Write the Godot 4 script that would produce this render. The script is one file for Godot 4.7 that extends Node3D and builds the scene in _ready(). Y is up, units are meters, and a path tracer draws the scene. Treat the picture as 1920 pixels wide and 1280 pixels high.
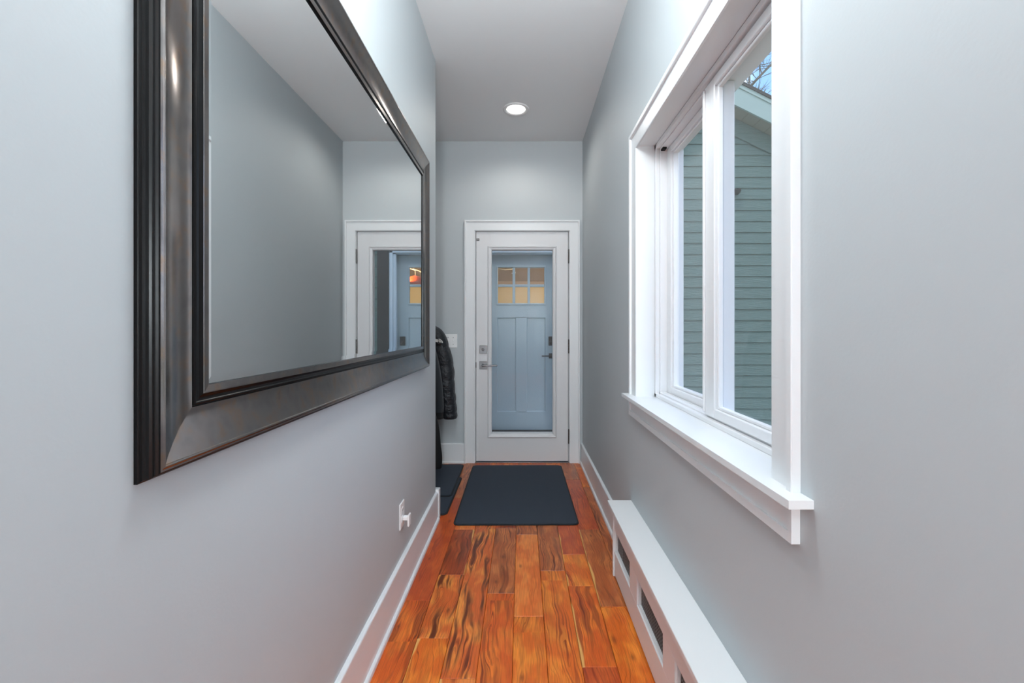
extends Node3D
# A narrow grey hallway: wall mirror on one side, window and radiator cover on the other, glazed door at the end.
# y is up, floor at y = 0, the camera stands at z = 0 and looks along -z.

const FOCAL := 820.0            # focal length in pixels of the 1920 x 1280 frame
const EYE := 1.18
const LEFT := -0.535
const RIGHT := 0.532
const BACK := -3.853
const CEIL := 2.83
const GARAGE := -5.05           # front face of the garage behind the door
const LAMP := Color(0.95, 0.985, 1.0)
const PLANK := 0.122
const FLOOR_X := -0.522

var M := {}
var taken := {}
var rng := RandomNumberGenerator.new()


func _ready() -> void:
	# ---------- camera ----------
	var cam := Camera3D.new()
	cam.name = "camera"
	cam.projection = Camera3D.PROJECTION_FRUSTUM
	cam.near = 0.05
	cam.far = 200.0
	cam.size = 1280.0 / FOCAL * cam.near
	cam.frustum_offset = Vector2(-19.0, -24.0) / FOCAL * cam.near
	cam.position = Vector3(0, EYE, 0)
	add_child(cam)
	cam.current = true
	# ---------- sky ----------
	var env := Environment.new()
	env.background_mode = Environment.BG_SKY
	env.sky = Sky.new()
	var sm := PanoramaSkyMaterial.new()
	sm.panorama = sky_picture()
	env.sky.sky_material = sm
	env.background_energy_multiplier = 1.55
	env.tonemap_mode = Environment.TONE_MAPPER_LINEAR
	env.tonemap_exposure = 1.1
	env.sdfgi_enabled = true
	env.ssao_enabled = true
	env.ssil_enabled = true
	var we := WorldEnvironment.new()
	we.name = "world_environment"
	we.environment = env
	add_child(we)
	# ---------- hazy sun, high behind the house ----------
	var sun := DirectionalLight3D.new()
	sun.name = "hazy_sun"
	sun.light_color = Color(1.0, 0.96, 0.9)
	sun.light_energy = 0.35
	sun.light_angular_distance = 12.0
	sun.shadow_enabled = true
	sun.look_at_from_position(Vector3(-0.3, 0.85, 0.5), Vector3.ZERO)
	add_child(sun)
	# ---------- lamps: strengths ----------
	var down_energy := 0.42          # each recessed ceiling light
	var unseen_globe_energy := 0.9         # unseen frosted globes, placed to light the hallway walls and ceiling
	var fill_energy := 4.5        # added fill globe on a stand behind the camera
	var garage_energy := 3.0

	rng.seed = 7
	make_materials()
	build_shell()
	build_floor()
	build_trim()
	build_window()
	build_door()
	build_garage(garage_energy)
	build_outside()
	downlight(Vector3(-0.046, CEIL, -3.29), down_energy)
	unseen_globe_lamp(Vector3(-0.03, CEIL, -1.02), unseen_globe_energy * 0.9, "unseen frosted globe pendant, placed to light the hallway walls and ceiling")
	unseen_globe_lamp(Vector3(0.0, CEIL, 0.9), unseen_globe_energy * 0.7, "unseen frosted globe pendant at the open hallway end, placed to light the near walls")
	added_fill_lamp(Vector3(0.28, 0, 3.2), fill_energy)
	build_mirror()
	build_radiator_cover()
	build_outlet()
	build_switch()
	build_mats()
	build_coats()


# =====================================================================  helpers
func numbered(called: String) -> String:
	var n: int = taken.get(called, 0)
	taken[called] = n + 1
	return called if n == 0 else "%s_%03d" % [called, n]


func mb() -> SurfaceTool:
	var st := SurfaceTool.new()
	st.begin(Mesh.PRIMITIVE_TRIANGLES)
	st.set_smooth_group(-1)
	return st


func obj(called: String, st: SurfaceTool, m: Material, parent: Node = null) -> MeshInstance3D:
	var o := MeshInstance3D.new()
	o.name = numbered(called) if parent == null or parent == self else called
	st.generate_normals()
	o.mesh = st.commit()
	o.material_override = m
	o.cast_shadow = GeometryInstance3D.SHADOW_CASTING_SETTING_ON
	(parent if parent else self).add_child(o, true)
	return o


func thing(called: String, label: String, category: String, at := Vector3.ZERO, group := "") -> Node3D:
	var o := Node3D.new()
	o.name = numbered(called)
	add_child(o)
	o.position = at
	tag(o, label, category, group)
	return o


func tag(o: Node, label: String, category: String, group := "", kind := "") -> void:
	o.set_meta("label", label)
	o.set_meta("category", category)
	if group:
		o.set_meta("group", group)
	if kind:
		o.set_meta("kind", kind)


func struct(called: String, st: SurfaceTool, m: Material, label: String, category: String) -> MeshInstance3D:
	var o := obj(called, st, m)
	tag(o, label, category, "", "structure")
	return o


func struct_root(called: String, label: String, category: String) -> Node3D:
	var o := thing(called, label, category)
	o.set_meta("kind", "structure")
	return o


func px(x: float, y: float, d: float) -> Vector3:
	return Vector3((x - 979.0) * d / FOCAL, EYE + (616.0 - y) * d / FOCAL, -d)


func tri(st: SurfaceTool, a: Vector3, b: Vector3, c: Vector3) -> void:   # counter-clockwise seen from outside
	st.add_vertex(a)
	st.add_vertex(c)
	st.add_vertex(b)


func quad(st: SurfaceTool, a: Vector3, b: Vector3, c: Vector3, d: Vector3) -> void:
	tri(st, a, b, c)
	tri(st, a, c, d)


func uvquad(st: SurfaceTool, p: Array, t: Array) -> void:
	for i in [0, 2, 1, 0, 3, 2]:
		st.set_uv(t[i])
		st.add_vertex(p[i])


func box(st: SurfaceTool, a: Vector3, b: Vector3, ch := 0.0) -> void:   # a box between two corners, edges chamfered by ch
	var lo := Vector3(minf(a.x, b.x), minf(a.y, b.y), minf(a.z, b.z))
	var hi := Vector3(maxf(a.x, b.x), maxf(a.y, b.y), maxf(a.z, b.z))
	var c := (lo + hi) / 2.0
	var h := (hi - lo) / 2.0
	ch = minf(ch, minf(h.x, minf(h.y, h.z)) * 0.9)
	for ax in 3:
		var u := (ax + 1) % 3
		var v := (ax + 2) % 3
		for s in [-1.0, 1.0]:
			var p := []
			for q in [[-1, -1], [1, -1], [1, 1], [-1, 1]]:
				var w := Vector3.ZERO
				w[ax] = s * h[ax]
				w[u] = q[0] * (h[u] - ch)
				w[v] = q[1] * (h[v] - ch)
				p.append(c + w)
			if s > 0:
				quad(st, p[0], p[1], p[2], p[3])
			else:
				quad(st, p[3], p[2], p[1], p[0])
	if ch <= 0.0:
		return
	for ax in 3:                    # the twelve chamfers, then the eight corners
		var u := (ax + 1) % 3
		var v := (ax + 2) % 3
		for su in [-1.0, 1.0]:
			for sv in [-1.0, 1.0]:
				var e := []
				for q in [[-1, 0], [1, 0], [1, 1], [-1, 1]]:
					var w := Vector3.ZERO
					w[ax] = q[0] * (h[ax] - ch)
					w[u] = su * (h[u] - (ch if q[1] == 1 else 0.0))
					w[v] = sv * (h[v] - (0.0 if q[1] == 1 else ch))
					e.append(c + w)
				if su * sv > 0:
					quad(st, e[3], e[2], e[1], e[0])
				else:
					quad(st, e[0], e[1], e[2], e[3])
	for sx in [-1.0, 1.0]:
		for sy in [-1.0, 1.0]:
			for sz in [-1.0, 1.0]:
				var s := Vector3(sx, sy, sz)
				var p0 := c + s * Vector3(h.x, h.y - ch, h.z - ch)
				var p1 := c + s * Vector3(h.x - ch, h.y, h.z - ch)
				var p2 := c + s * Vector3(h.x - ch, h.y - ch, h.z)
				if sx * sy * sz > 0:
					tri(st, p0, p1, p2)
				else:
					tri(st, p0, p2, p1)


func extrude(st: SurfaceTool, poly: PackedVector2Array, o: Vector3, ux: Vector3, uy: Vector3, depth: Vector3) -> void:
	var ids := Geometry2D.triangulate_polygon(poly)
	var at := func(i: int, f: float) -> Vector3: return o + ux * poly[i].x + uy * poly[i].y + depth * f
	var turn := 1.0 if not Geometry2D.is_polygon_clockwise(poly) else -1.0
	turn *= 1.0 if ux.cross(uy).dot(depth) > 0 else -1.0
	for k in range(0, ids.size(), 3):
		var a: Vector2 = poly[ids[k]]
		var flip := (poly[ids[k + 1]] - a).cross(poly[ids[k + 2]] - a) < 0.0
		if ux.cross(uy).dot(depth) < 0:
			flip = not flip
		var i0 := ids[k]
		var i1 := ids[k + 2] if flip else ids[k + 1]
		var i2 := ids[k + 1] if flip else ids[k + 2]
		tri(st, at.call(i0, 1.0), at.call(i1, 1.0), at.call(i2, 1.0))
		tri(st, at.call(i0, 0.0), at.call(i2, 0.0), at.call(i1, 0.0))
	for i in poly.size():
		var j := (i + 1) % poly.size()
		if turn > 0:
			quad(st, at.call(i, 0.0), at.call(j, 0.0), at.call(j, 1.0), at.call(i, 1.0))
		else:
			quad(st, at.call(j, 0.0), at.call(i, 0.0), at.call(i, 1.0), at.call(j, 1.0))


func pts(flat: Array) -> PackedVector2Array:
	var out := PackedVector2Array()
	for i in range(0, flat.size(), 2):
		out.append(Vector2(flat[i], flat[i + 1]))
	return out


func rect_poly(x0: float, y0: float, x1: float, y1: float) -> PackedVector2Array:
	return pts([x0, y0, x1, y0, x1, y1, x0, y1])


func round_rect(x0: float, y0: float, x1: float, y1: float, r: float, n := 5) -> PackedVector2Array:
	var out := PackedVector2Array()
	for c in [[x1 - r, y1 - r, 0.0], [x0 + r, y1 - r, 90.0], [x0 + r, y0 + r, 180.0], [x1 - r, y0 + r, 270.0]]:
		for k in n + 1:
			var a := deg_to_rad(c[2] + 90.0 * k / n)
			out.append(Vector2(c[0] + cos(a) * r, c[1] + sin(a) * r))
	return out


func lathe(st: SurfaceTool, prof: PackedVector2Array, o: Vector3, axis: Vector3, n := 32, smooth := true) -> void:   # prof: (radius, along the axis)
	if smooth:
		st.set_smooth_group(1)
	axis = axis.normalized()
	var a := axis.cross(Vector3.UP if absf(axis.y) < 0.9 else Vector3.RIGHT).normalized()
	var b := axis.cross(a)
	for i in prof.size() - 1:
		for k in n:
			var t0 := TAU * k / n
			var t1 := TAU * (k + 1) / n
			var d0 := a * cos(t0) + b * sin(t0)
			var d1 := a * cos(t1) + b * sin(t1)
			var p := prof[i]
			var q := prof[i + 1]
			if p.x > 0.0:
				tri(st, o + d0 * p.x + axis * p.y, o + d1 * p.x + axis * p.y, o + d1 * q.x + axis * q.y)
			if q.x > 0.0:
				tri(st, o + d0 * p.x + axis * p.y, o + d1 * q.x + axis * q.y, o + d0 * q.x + axis * q.y)
	st.set_smooth_group(-1)


func tube(st: SurfaceTool, path: PackedVector3Array, radii: Array, n := 8, squash := 1.0) -> void:
	st.set_smooth_group(1)
	var rings := []
	for i in path.size():
		var t := (path[mini(i + 1, path.size() - 1)] - path[maxi(i - 1, 0)]).normalized()
		var a := t.cross(Vector3(0.03, 0.02, 1.0)).normalized()
		var b := t.cross(a)
		var ring := []
		for k in n:
			ring.append(path[i] + (a * cos(TAU * k / n) + b * squash * sin(TAU * k / n)) * float(radii[i]))
		rings.append(ring)
	for i in path.size() - 1:
		for k in n:
			var l := (k + 1) % n
			quad(st, rings[i][k], rings[i][l], rings[i + 1][l], rings[i + 1][k])
	for k in range(1, n - 1):
		tri(st, rings[0][0], rings[0][k + 1], rings[0][k])
		tri(st, rings[-1][0], rings[-1][k], rings[-1][k + 1])
	st.set_smooth_group(-1)


func casing_rail(st: SurfaceTool, prof: PackedVector2Array, a: Vector3, b: Vector3, inn: Vector3, out: Vector3, m0: float, m1: float) -> void:
	# sweeps a profile (x: from the outer edge inwards, y: out of the wall) from a to b; m0 and m1 slide the mitred ends along with x
	var dir := (b - a).normalized()
	var at := func(p: Vector2, end: int) -> Vector3:
		return (a + dir * p.x * m0 if end == 0 else b - dir * p.x * m1) + inn * p.x + out * p.y
	var flip := dir.cross(inn).dot(out) < 0.0
	for i in prof.size() - 1:
		var q := [at.call(prof[i], 0), at.call(prof[i], 1), at.call(prof[i + 1], 1), at.call(prof[i + 1], 0)]
		if flip:
			quad(st, q[3], q[2], q[1], q[0])
		else:
			quad(st, q[0], q[1], q[2], q[3])
	for end in 2:
		var c := Vector2(prof[prof.size() / 2].x, 0.0)
		for i in prof.size() - 1:
			if (end == 0) != flip:
				tri(st, at.call(c, end), at.call(prof[i], end), at.call(prof[i + 1], end))
			else:
				tri(st, at.call(c, end), at.call(prof[i + 1], end), at.call(prof[i], end))


# =====================================================================  materials
func mat(called: String, c: Color, rough := 0.5, metal := 0.0) -> StandardMaterial3D:
	var m := StandardMaterial3D.new()
	m.resource_name = called
	m.albedo_color = c
	m.roughness = rough
	m.metallic = metal
	M[called] = m
	return m


func c8(r: int, g: int, b: int) -> Color:
	return Color8(r, g, b)


func noise_tex(s: int, freq: float, size: int, ramp: Array, octaves := 4, normal := false, bump := 4.0) -> NoiseTexture2D:
	var n := FastNoiseLite.new()
	n.seed = s
	n.frequency = freq
	n.fractal_octaves = octaves
	var t := NoiseTexture2D.new()
	t.width = size
	t.height = size
	t.seamless = true
	t.noise = n
	if normal:
		t.as_normal_map = true
		t.bump_strength = bump
	elif ramp.size():
		var g := Gradient.new()
		g.offsets = PackedFloat32Array(ramp.map(func(r): return r[0]))
		g.colors = PackedColorArray(ramp.map(func(r): return r[1]))
		t.color_ramp = g
	return t


func tri_planar(m: StandardMaterial3D, scale: Vector3) -> void:
	m.uv1_triplanar = true
	m.uv1_world_triplanar = true
	m.uv1_scale = scale


func make_materials() -> void:
	var wall := mat("wall_paint", c8(190, 196, 199), 0.55)
	wall.heightmap_enabled = true
	wall.heightmap_texture = noise_tex(3, 0.06, 256, [])
	wall.heightmap_scale = 0.01
	tri_planar(wall, Vector3.ONE * 6.0)
	mat("ceiling_paint", c8(238, 240, 241), 0.8)
	mat("trim_paint", c8(231, 233, 235), 0.32)
	mat("door_paint", c8(222, 222, 224), 0.38)
	mat("vinyl", c8(236, 236, 238), 0.3)
	mat("white_plastic", c8(240, 240, 240), 0.3)
	mat("substrate", c8(60, 34, 20), 0.8)
	mat("nickel", c8(118, 118, 120), 0.36, 1.0)
	mat("hinge_metal", c8(110, 106, 104), 0.4, 1.0)
	mat("grille_metal", c8(136, 136, 136), 0.5, 0.2)
	mat("black_metal", c8(48, 44, 42), 0.4, 0.6)
	mat("dark_gap", c8(20, 20, 22), 0.8)
	var glass := mat("glass", Color(0.97, 0.99, 0.98, 0.04), 0.0)
	glass.metallic_specular = 0.24
	glass.transparency = BaseMaterial3D.TRANSPARENCY_ALPHA
	var mir := mat("mirror_silver", c8(240, 243, 243), 0.015, 1.0)
	mir.metallic_specular = 0.5
	# antique bronze of the mirror frame: mottled brown over grey
	var br := mat("bronze", Color.WHITE, 0.22, 1.0)
	br.albedo_texture = noise_tex(21, 0.011, 512, [[0.0, c8(134, 128, 126)], [0.5, c8(148, 141, 138)], [0.66, c8(150, 139, 133)], [0.8, c8(160, 138, 122)], [1.0, c8(140, 128, 120)]], 5)
	br.roughness_texture = noise_tex(22, 0.03, 256, [[0.0, Color(0.75, 0.75, 0.75)], [1.0, Color(1, 1, 1)]], 4)
	tri_planar(br, Vector3.ONE * 3.6)
	var rim := mat("rim_glaze_shade", c8(12, 11, 12), 0.25, 0.0)  # black glaze, with cove shade and dark reflections put into the colour
	rim.metallic_specular = 0.33
	# door mat felt
	var felt := mat("mat_felt", Color.WHITE, 0.95)
	felt.albedo_texture = noise_tex(31, 0.22, 512, [[0.0, c8(24, 29, 37)], [0.5, c8(50, 58, 70)], [1.0, c8(98, 108, 124)]], 3)
	felt.heightmap_enabled = true
	felt.heightmap_texture = noise_tex(32, 0.25, 512, [], 3)
	felt.heightmap_scale = 0.15
	tri_planar(felt, Vector3.ONE * 3.0)
	mat("mat_rubber", c8(26, 29, 34), 0.7)
	# outside
	var sid := mat("siding_paint", Color.WHITE, 0.6)
	sid.albedo_texture = noise_tex(41, 0.02, 256, [[0.0, c8(92, 116, 109)], [1.0, c8(104, 128, 121)]], 4)
	sid.heightmap_enabled = true
	sid.heightmap_texture = noise_tex(42, 0.03, 512, [], 5)
	sid.heightmap_scale = 0.6
	tri_planar(sid, Vector3(0.5, 7.0, 0.5))
	mat("fascia_paint", c8(158, 178, 170), 0.5)
	mat("soffit_paint", c8(150, 150, 132), 0.7)
	mat("shingle", c8(62, 58, 56), 0.95)
	mat("blue_paint", c8(146, 164, 172), 0.4)
	mat("pale_blue_paint", c8(196, 214, 226), 0.5)
	var db := mat("dark_board", Color.WHITE, 0.7)
	db.albedo_texture = noise_tex(44, 0.05, 256, [[0.0, c8(26, 24, 24)], [1.0, c8(46, 42, 41)]], 4)
	tri_planar(db, Vector3(8.0, 1.0, 8.0))
	var con := mat("concrete", Color.WHITE, 0.9)
	con.albedo_texture = noise_tex(45, 0.02, 256, [[0.0, c8(150, 150, 150)], [1.0, c8(186, 186, 184)]], 5)
	tri_planar(con, Vector3.ONE)
	var lawn := mat("lawn", Color.WHITE, 1.0)
	lawn.albedo_texture = noise_tex(46, 0.03, 512, [[0.0, c8(104, 100, 70)], [0.6, c8(136, 128, 92)], [1.0, c8(150, 140, 104)]], 5)
	tri_planar(lawn, Vector3.ONE * 0.5)
	mat("garage_cream", c8(236, 222, 166), 0.8)
	mat("garage_wood", c8(176, 146, 98), 0.8)
	mat("orange_shell", c8(236, 96, 20), 0.4)
	var bark := mat("bark", Color.WHITE, 0.95)
	bark.albedo_texture = noise_tex(47, 0.04, 256, [[0.0, c8(86, 82, 74)], [1.0, c8(128, 122, 110)]], 5)
	tri_planar(bark, Vector3(3, 1, 3))
	mat("exterior_wall", c8(150, 168, 165), 0.8)
	# cloth
	var puff := mat("puffer_nylon", c8(24, 27, 33), 0.5)
	puff.rim_enabled = true
	puff.rim = 0.25
	puff.heightmap_enabled = true
	puff.heightmap_texture = noise_tex(51, 0.03, 256, [], 4)
	puff.heightmap_scale = 0.5
	tri_planar(puff, Vector3(5, 5, 5))
	mat("puffer_yoke", c8(13, 13, 15), 0.6)
	var fl := mat("fleece", c8(44, 48, 52), 0.95)
	fl.rim_enabled = true
	fl.rim = 0.5
	fl.heightmap_enabled = true
	fl.heightmap_texture = noise_tex(52, 0.2, 256, [], 3)
	fl.heightmap_scale = 0.1
	tri_planar(fl, Vector3(5, 5, 5))
	var lc := mat("coat_cloth", c8(18, 18, 20), 0.75)
	lc.rim_enabled = true
	lc.rim = 0.3
	mat("logo_white", c8(225, 225, 222), 0.7)
	mat("lens_glow", c8(255, 255, 255), 0.4)
	M.lens_glow.emission_enabled = true
	M.lens_glow.emission = Color(1, 0.98, 0.95)
	M.lens_glow.emission_energy_multiplier = 3.0
	mat("globe_glow", c8(255, 255, 255), 0.4)
	M.globe_glow.emission_enabled = true
	M.globe_glow.emission = Color(1, 0.98, 0.96)
	M.globe_glow.emission_energy_multiplier = 1.2


func sky_picture() -> ImageTexture:
	var w := 1024
	var h := 512
	var n := FastNoiseLite.new()
	n.seed = 12
	n.frequency = 0.9
	n.fractal_octaves = 6
	n.fractal_gain = 0.55
	var data := PackedFloat32Array()
	data.resize(w * h * 3)
	var i := 0
	for y in h:
		var up := PI / 2.0 - PI * (y + 0.5) / h
		var blue := Color(0.09, 0.30, 0.74).lerp(Color(0.36, 0.6, 0.9), clampf(1.0 - up / 0.9, 0.0, 1.0))   # linear radiance
		for x in w:
			var a := TAU * (x + 0.5) / w
			var dir := Vector3(cos(up) * cos(a), sin(up), cos(up) * sin(a))
			var q := dir * (2.6 / (0.35 + maxf(dir.y, 0.0)))
			var k := smoothstep(-0.12, 0.34, n.get_noise_3d(q.x, q.y, q.z))
			var c := blue.lerp(Color(1.75, 1.78, 1.85), k * 0.9)
			if up < 0.0:
				c = Color(0.3, 0.3, 0.28)
			data[i] = c.r
			data[i + 1] = c.g
			data[i + 2] = c.b
			i += 3
	return ImageTexture.create_from_image(Image.create_from_data(w, h, false, Image.FORMAT_RGBF, data.to_byte_array()))


# =====================================================================  shell
func build_shell() -> void:
	# left wall: a partition that ends before the back wall, where an alcove opens
	var st := mb()
	box(st, Vector3(LEFT - 0.125, 0, 0.4), Vector3(LEFT, CEIL, -2.70))
	struct("wall_left", st, M.wall_paint, "long pale grey painted wall that carries the framed mirror", "wall")
	st = mb()
	box(st, Vector3(LEFT - 0.125, 0, -2.58), Vector3(-2.0, CEIL, -2.70))
	box(st, Vector3(-2.12, 0, -2.58), Vector3(-2.0, CEIL, BACK - 0.14))
	struct("wall_alcove", st, M.wall_paint, "pale grey walls that close the coat alcove beside the door", "wall")
	# right wall with the window hole
	st = mb()
	var w0 := -2.03
	var w1 := -0.918
	var s0 := 0.85
	var s1 := 2.03
	var x0 := RIGHT
	var x1 := RIGHT + 0.19
	box(st, Vector3(x0, 0, 3.6), Vector3(x1, CEIL, w1))
	box(st, Vector3(x0, 0, w0), Vector3(x1, CEIL, BACK - 0.14))
	box(st, Vector3(x0, 0, w1), Vector3(x1, s0, w0))
	box(st, Vector3(x0, s1, w1), Vector3(x1, CEIL, w0))
	struct("wall_right", st, M.wall_paint, "pale grey painted wall with the white trimmed window", "wall")
	# back wall with the door opening
	st = mb()
	extrude(st, pts([-2.0, 0, -0.425, 0, -0.425, 2.05, 0.425, 2.05, 0.425, 0, RIGHT, 0, RIGHT, CEIL, -2.0, CEIL]), Vector3(0, 0, BACK), Vector3.RIGHT, Vector3.UP, Vector3(0, 0, -0.14))
	struct("wall_back", st, M.wall_paint, "grey end wall around the glazed door", "wall")
	# the room behind the camera
	st = mb()
	box(st, Vector3(LEFT, 0, 0.4), Vector3(-2.6, CEIL, 0.28))
	box(st, Vector3(-2.72, 0, 0.28), Vector3(-2.6, CEIL, 3.72))
	box(st, Vector3(-2.6, 0, 3.6), Vector3(RIGHT + 0.19, CEIL, 3.72))
	struct("wall_rear", st, M.wall_paint, "pale grey walls of the room behind the viewer", "wall")
	st = mb()
	box(st, Vector3(-2.9, CEIL, 3.8), Vector3(RIGHT + 0.25, CEIL + 0.16, BACK - 0.16))
	struct("ceiling", st, M.ceiling_paint, "flat white painted ceiling of the hallway", "ceiling")


func wood_texture(s: int, base: Color, dark: Color, light: Color, stripes: float, streaks: float, sap: int) -> ImageTexture:
	var w := 128
	var h := 768
	var n := FastNoiseLite.new()
	n.seed = s
	n.frequency = 1.0
	n.fractal_octaves = 3
	var fine := FastNoiseLite.new()
	fine.seed = s + 500
	fine.frequency = 1.0
	fine.fractal_octaves = 2
	var r := RandomNumberGenerator.new()
	r.seed = s
	var knots := []
	for k in r.randi_range(1, 3):
		knots.append(Vector3(r.randf_range(0.015, 0.107), r.randf_range(0.05, 1.0), r.randf_range(0.010, 0.022)))
	var slant := r.randf_range(-0.03, 0.03)
	var core := r.randf_range(0.02, 0.10)
	var sapcol := Color8(232, 178, 104)
	var data := PackedByteArray()
	data.resize(w * h * 3)
	var i := 0
	for y in h:
		var v := 1.1 * (y + 0.5) / h
		var sway := n.get_noise_2d(v * 2.2, 7.7) * 0.035 + slant * v
		for x in w:
			var u := PLANK * (x + 0.5) / w
			var bend := 0.0
			var spot := 0.0
			for k: Vector3 in knots:
				var du: float = u - k.x
				var dv: float = (v - k.y) * 0.45
				var d2: float = (du * du + dv * dv) / (k.z * k.z)
				if d2 < 12.0:
					var g := exp(-d2 * 0.8)
					bend += g * signf(du) * k.z * 0.9
					spot += exp(-d2 * 5.0)
			var q := u - sway - bend + n.get_noise_2d(u * 14.0, v * 2.2 + 31.0) * 0.012
			var arch := sqrt((q - core) * (q - core) + 0.00022 + 0.0006 * n.get_noise_2d(v * 1.3, 91.0)) if true else 0.0
			if is_nan(arch):
				arch = absf(q - core)
			var ring := n.get_noise_2d(arch * 120.0, v * 0.45 + 3.0)
			var band := n.get_noise_2d(q * 26.0 + 11.0, v * 1.7 + 55.0)
			var cloud := n.get_noise_2d(u * 9.0 + 70.0, v * 5.0)
			var pore := fine.get_noise_2d(u * 700.0, v * 8.0)
			var c := base.lerp(light, clampf(0.4 + cloud * 1.6 + band * 0.6, 0.0, 1.0))
			var vary := clampf(0.55 + 1.5 * n.get_noise_2d(u * 7.0 + 20.0, v * 1.9 + 8.0), 0.1, 1.25)
			c = c.lerp(dark, clampf(smoothstep(0.04, 0.40, ring) * stripes * vary, 0.0, 1.0))
			c = c.lerp(dark.darkened(0.12), clampf(smoothstep(-0.05, 0.60, band + cloud * 0.3) * streaks * 1.1, 0.0, 0.9))
			c = c.lerp(dark.darkened(0.3), clampf(spot * 0.5, 0.0, 0.5))
			c = c * (1.0 + pore * 0.16)
			if sap != 0:
				var edge := u if sap == 1 else PLANK - u
				if sap == 3:
					edge = v + 0.02
				var e := smoothstep(0.002, -0.004, edge - 0.006 - n.get_noise_2d(v * 3.0, 130.0) * 0.014)
				c = c.lerp(sapcol, e * 0.9)
			data[i] = clampi(int(c.r * 255.0), 0, 255)
			data[i + 1] = clampi(int(c.g * 255.0), 0, 255)
			data[i + 2] = clampi(int(c.b * 255.0), 0, 255)
			i += 3
	return ImageTexture.create_from_image(Image.create_from_data(w, h, false, Image.FORMAT_RGB8, data))


func wood_material(s: int, tone: String, sap: int) -> StandardMaterial3D:
	var base: Color
	var dark: Color
	var light: Color
	var stripes := 0.75
	var streaks := 0.45
	match tone:
		"orange":
			base = c8(210, 94, 32); dark = c8(122, 44, 17); light = c8(234, 126, 46)
		"gold":
			base = c8(216, 104, 32); dark = c8(142, 56, 18); light = c8(240, 140, 50); streaks = 0.2
		"red":
			base = c8(184, 76, 32); dark = c8(128, 44, 20); light = c8(206, 96, 42); stripes = 0.45; streaks = 0.15
		"brown":
			base = c8(180, 94, 46); dark = c8(106, 48, 26); light = c8(208, 122, 66); streaks = 0.35
		"dark":
			base = c8(160, 68, 30); dark = c8(96, 38, 18); light = c8(186, 88, 40); streaks = 0.5
		"mixed":
			base = c8(210, 100, 40); dark = c8(104, 42, 20); light = c8(240, 150, 66); streaks = 0.85
		_:                      # "light"
			base = c8(222, 112, 46); dark = c8(160, 70, 30); light = c8(240, 140, 66); stripes = 0.3; streaks = 0.1
	var m := StandardMaterial3D.new()
	m.resource_name = "acacia_%d" % s
	m.albedo_texture = wood_texture(s, base, dark, light, stripes, streaks, sap)
	m.texture_repeat = true
	m.roughness = 0.3
	m.metallic_specular = 0.45
	return m


func plank(parent: Node, x0: float, x1: float, za: float, zb: float, m: Material, v0: float) -> void:   # za nearer, both as distances
	var g := 0.0006
	var b := 0.0016
	var top := 0.0
	var st := mb()
	var xa := x0 + g
	var xb := x1 - g
	var ya := -za - g
	var yb := -zb + g
	var uv := func(x: float, z: float) -> Vector2: return Vector2((x - x0) / PLANK, v0 + (-z - za) / 1.1)
	var put := func(p: Array) -> void: uvquad(st, p, p.map(func(q): return uv.call(q.x, q.z)))
	var o := [Vector3(xa, top - b, ya), Vector3(xb, top - b, ya), Vector3(xb, top - b, yb), Vector3(xa, top - b, yb)]
	var t := [Vector3(xa + b, top, ya - b), Vector3(xb - b, top, ya - b), Vector3(xb - b, top, yb + b), Vector3(xa + b, top, yb + b)]
	put.call(t)
	for i in 4:
		var j := (i + 1) % 4
		put.call([o[i], o[j], t[j], t[i]])
		var lo := Vector3(0, -0.012, 0)
		put.call([o[i] + lo, o[j] + lo, o[j], o[i]])
	obj("plank", st, m, parent)


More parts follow.
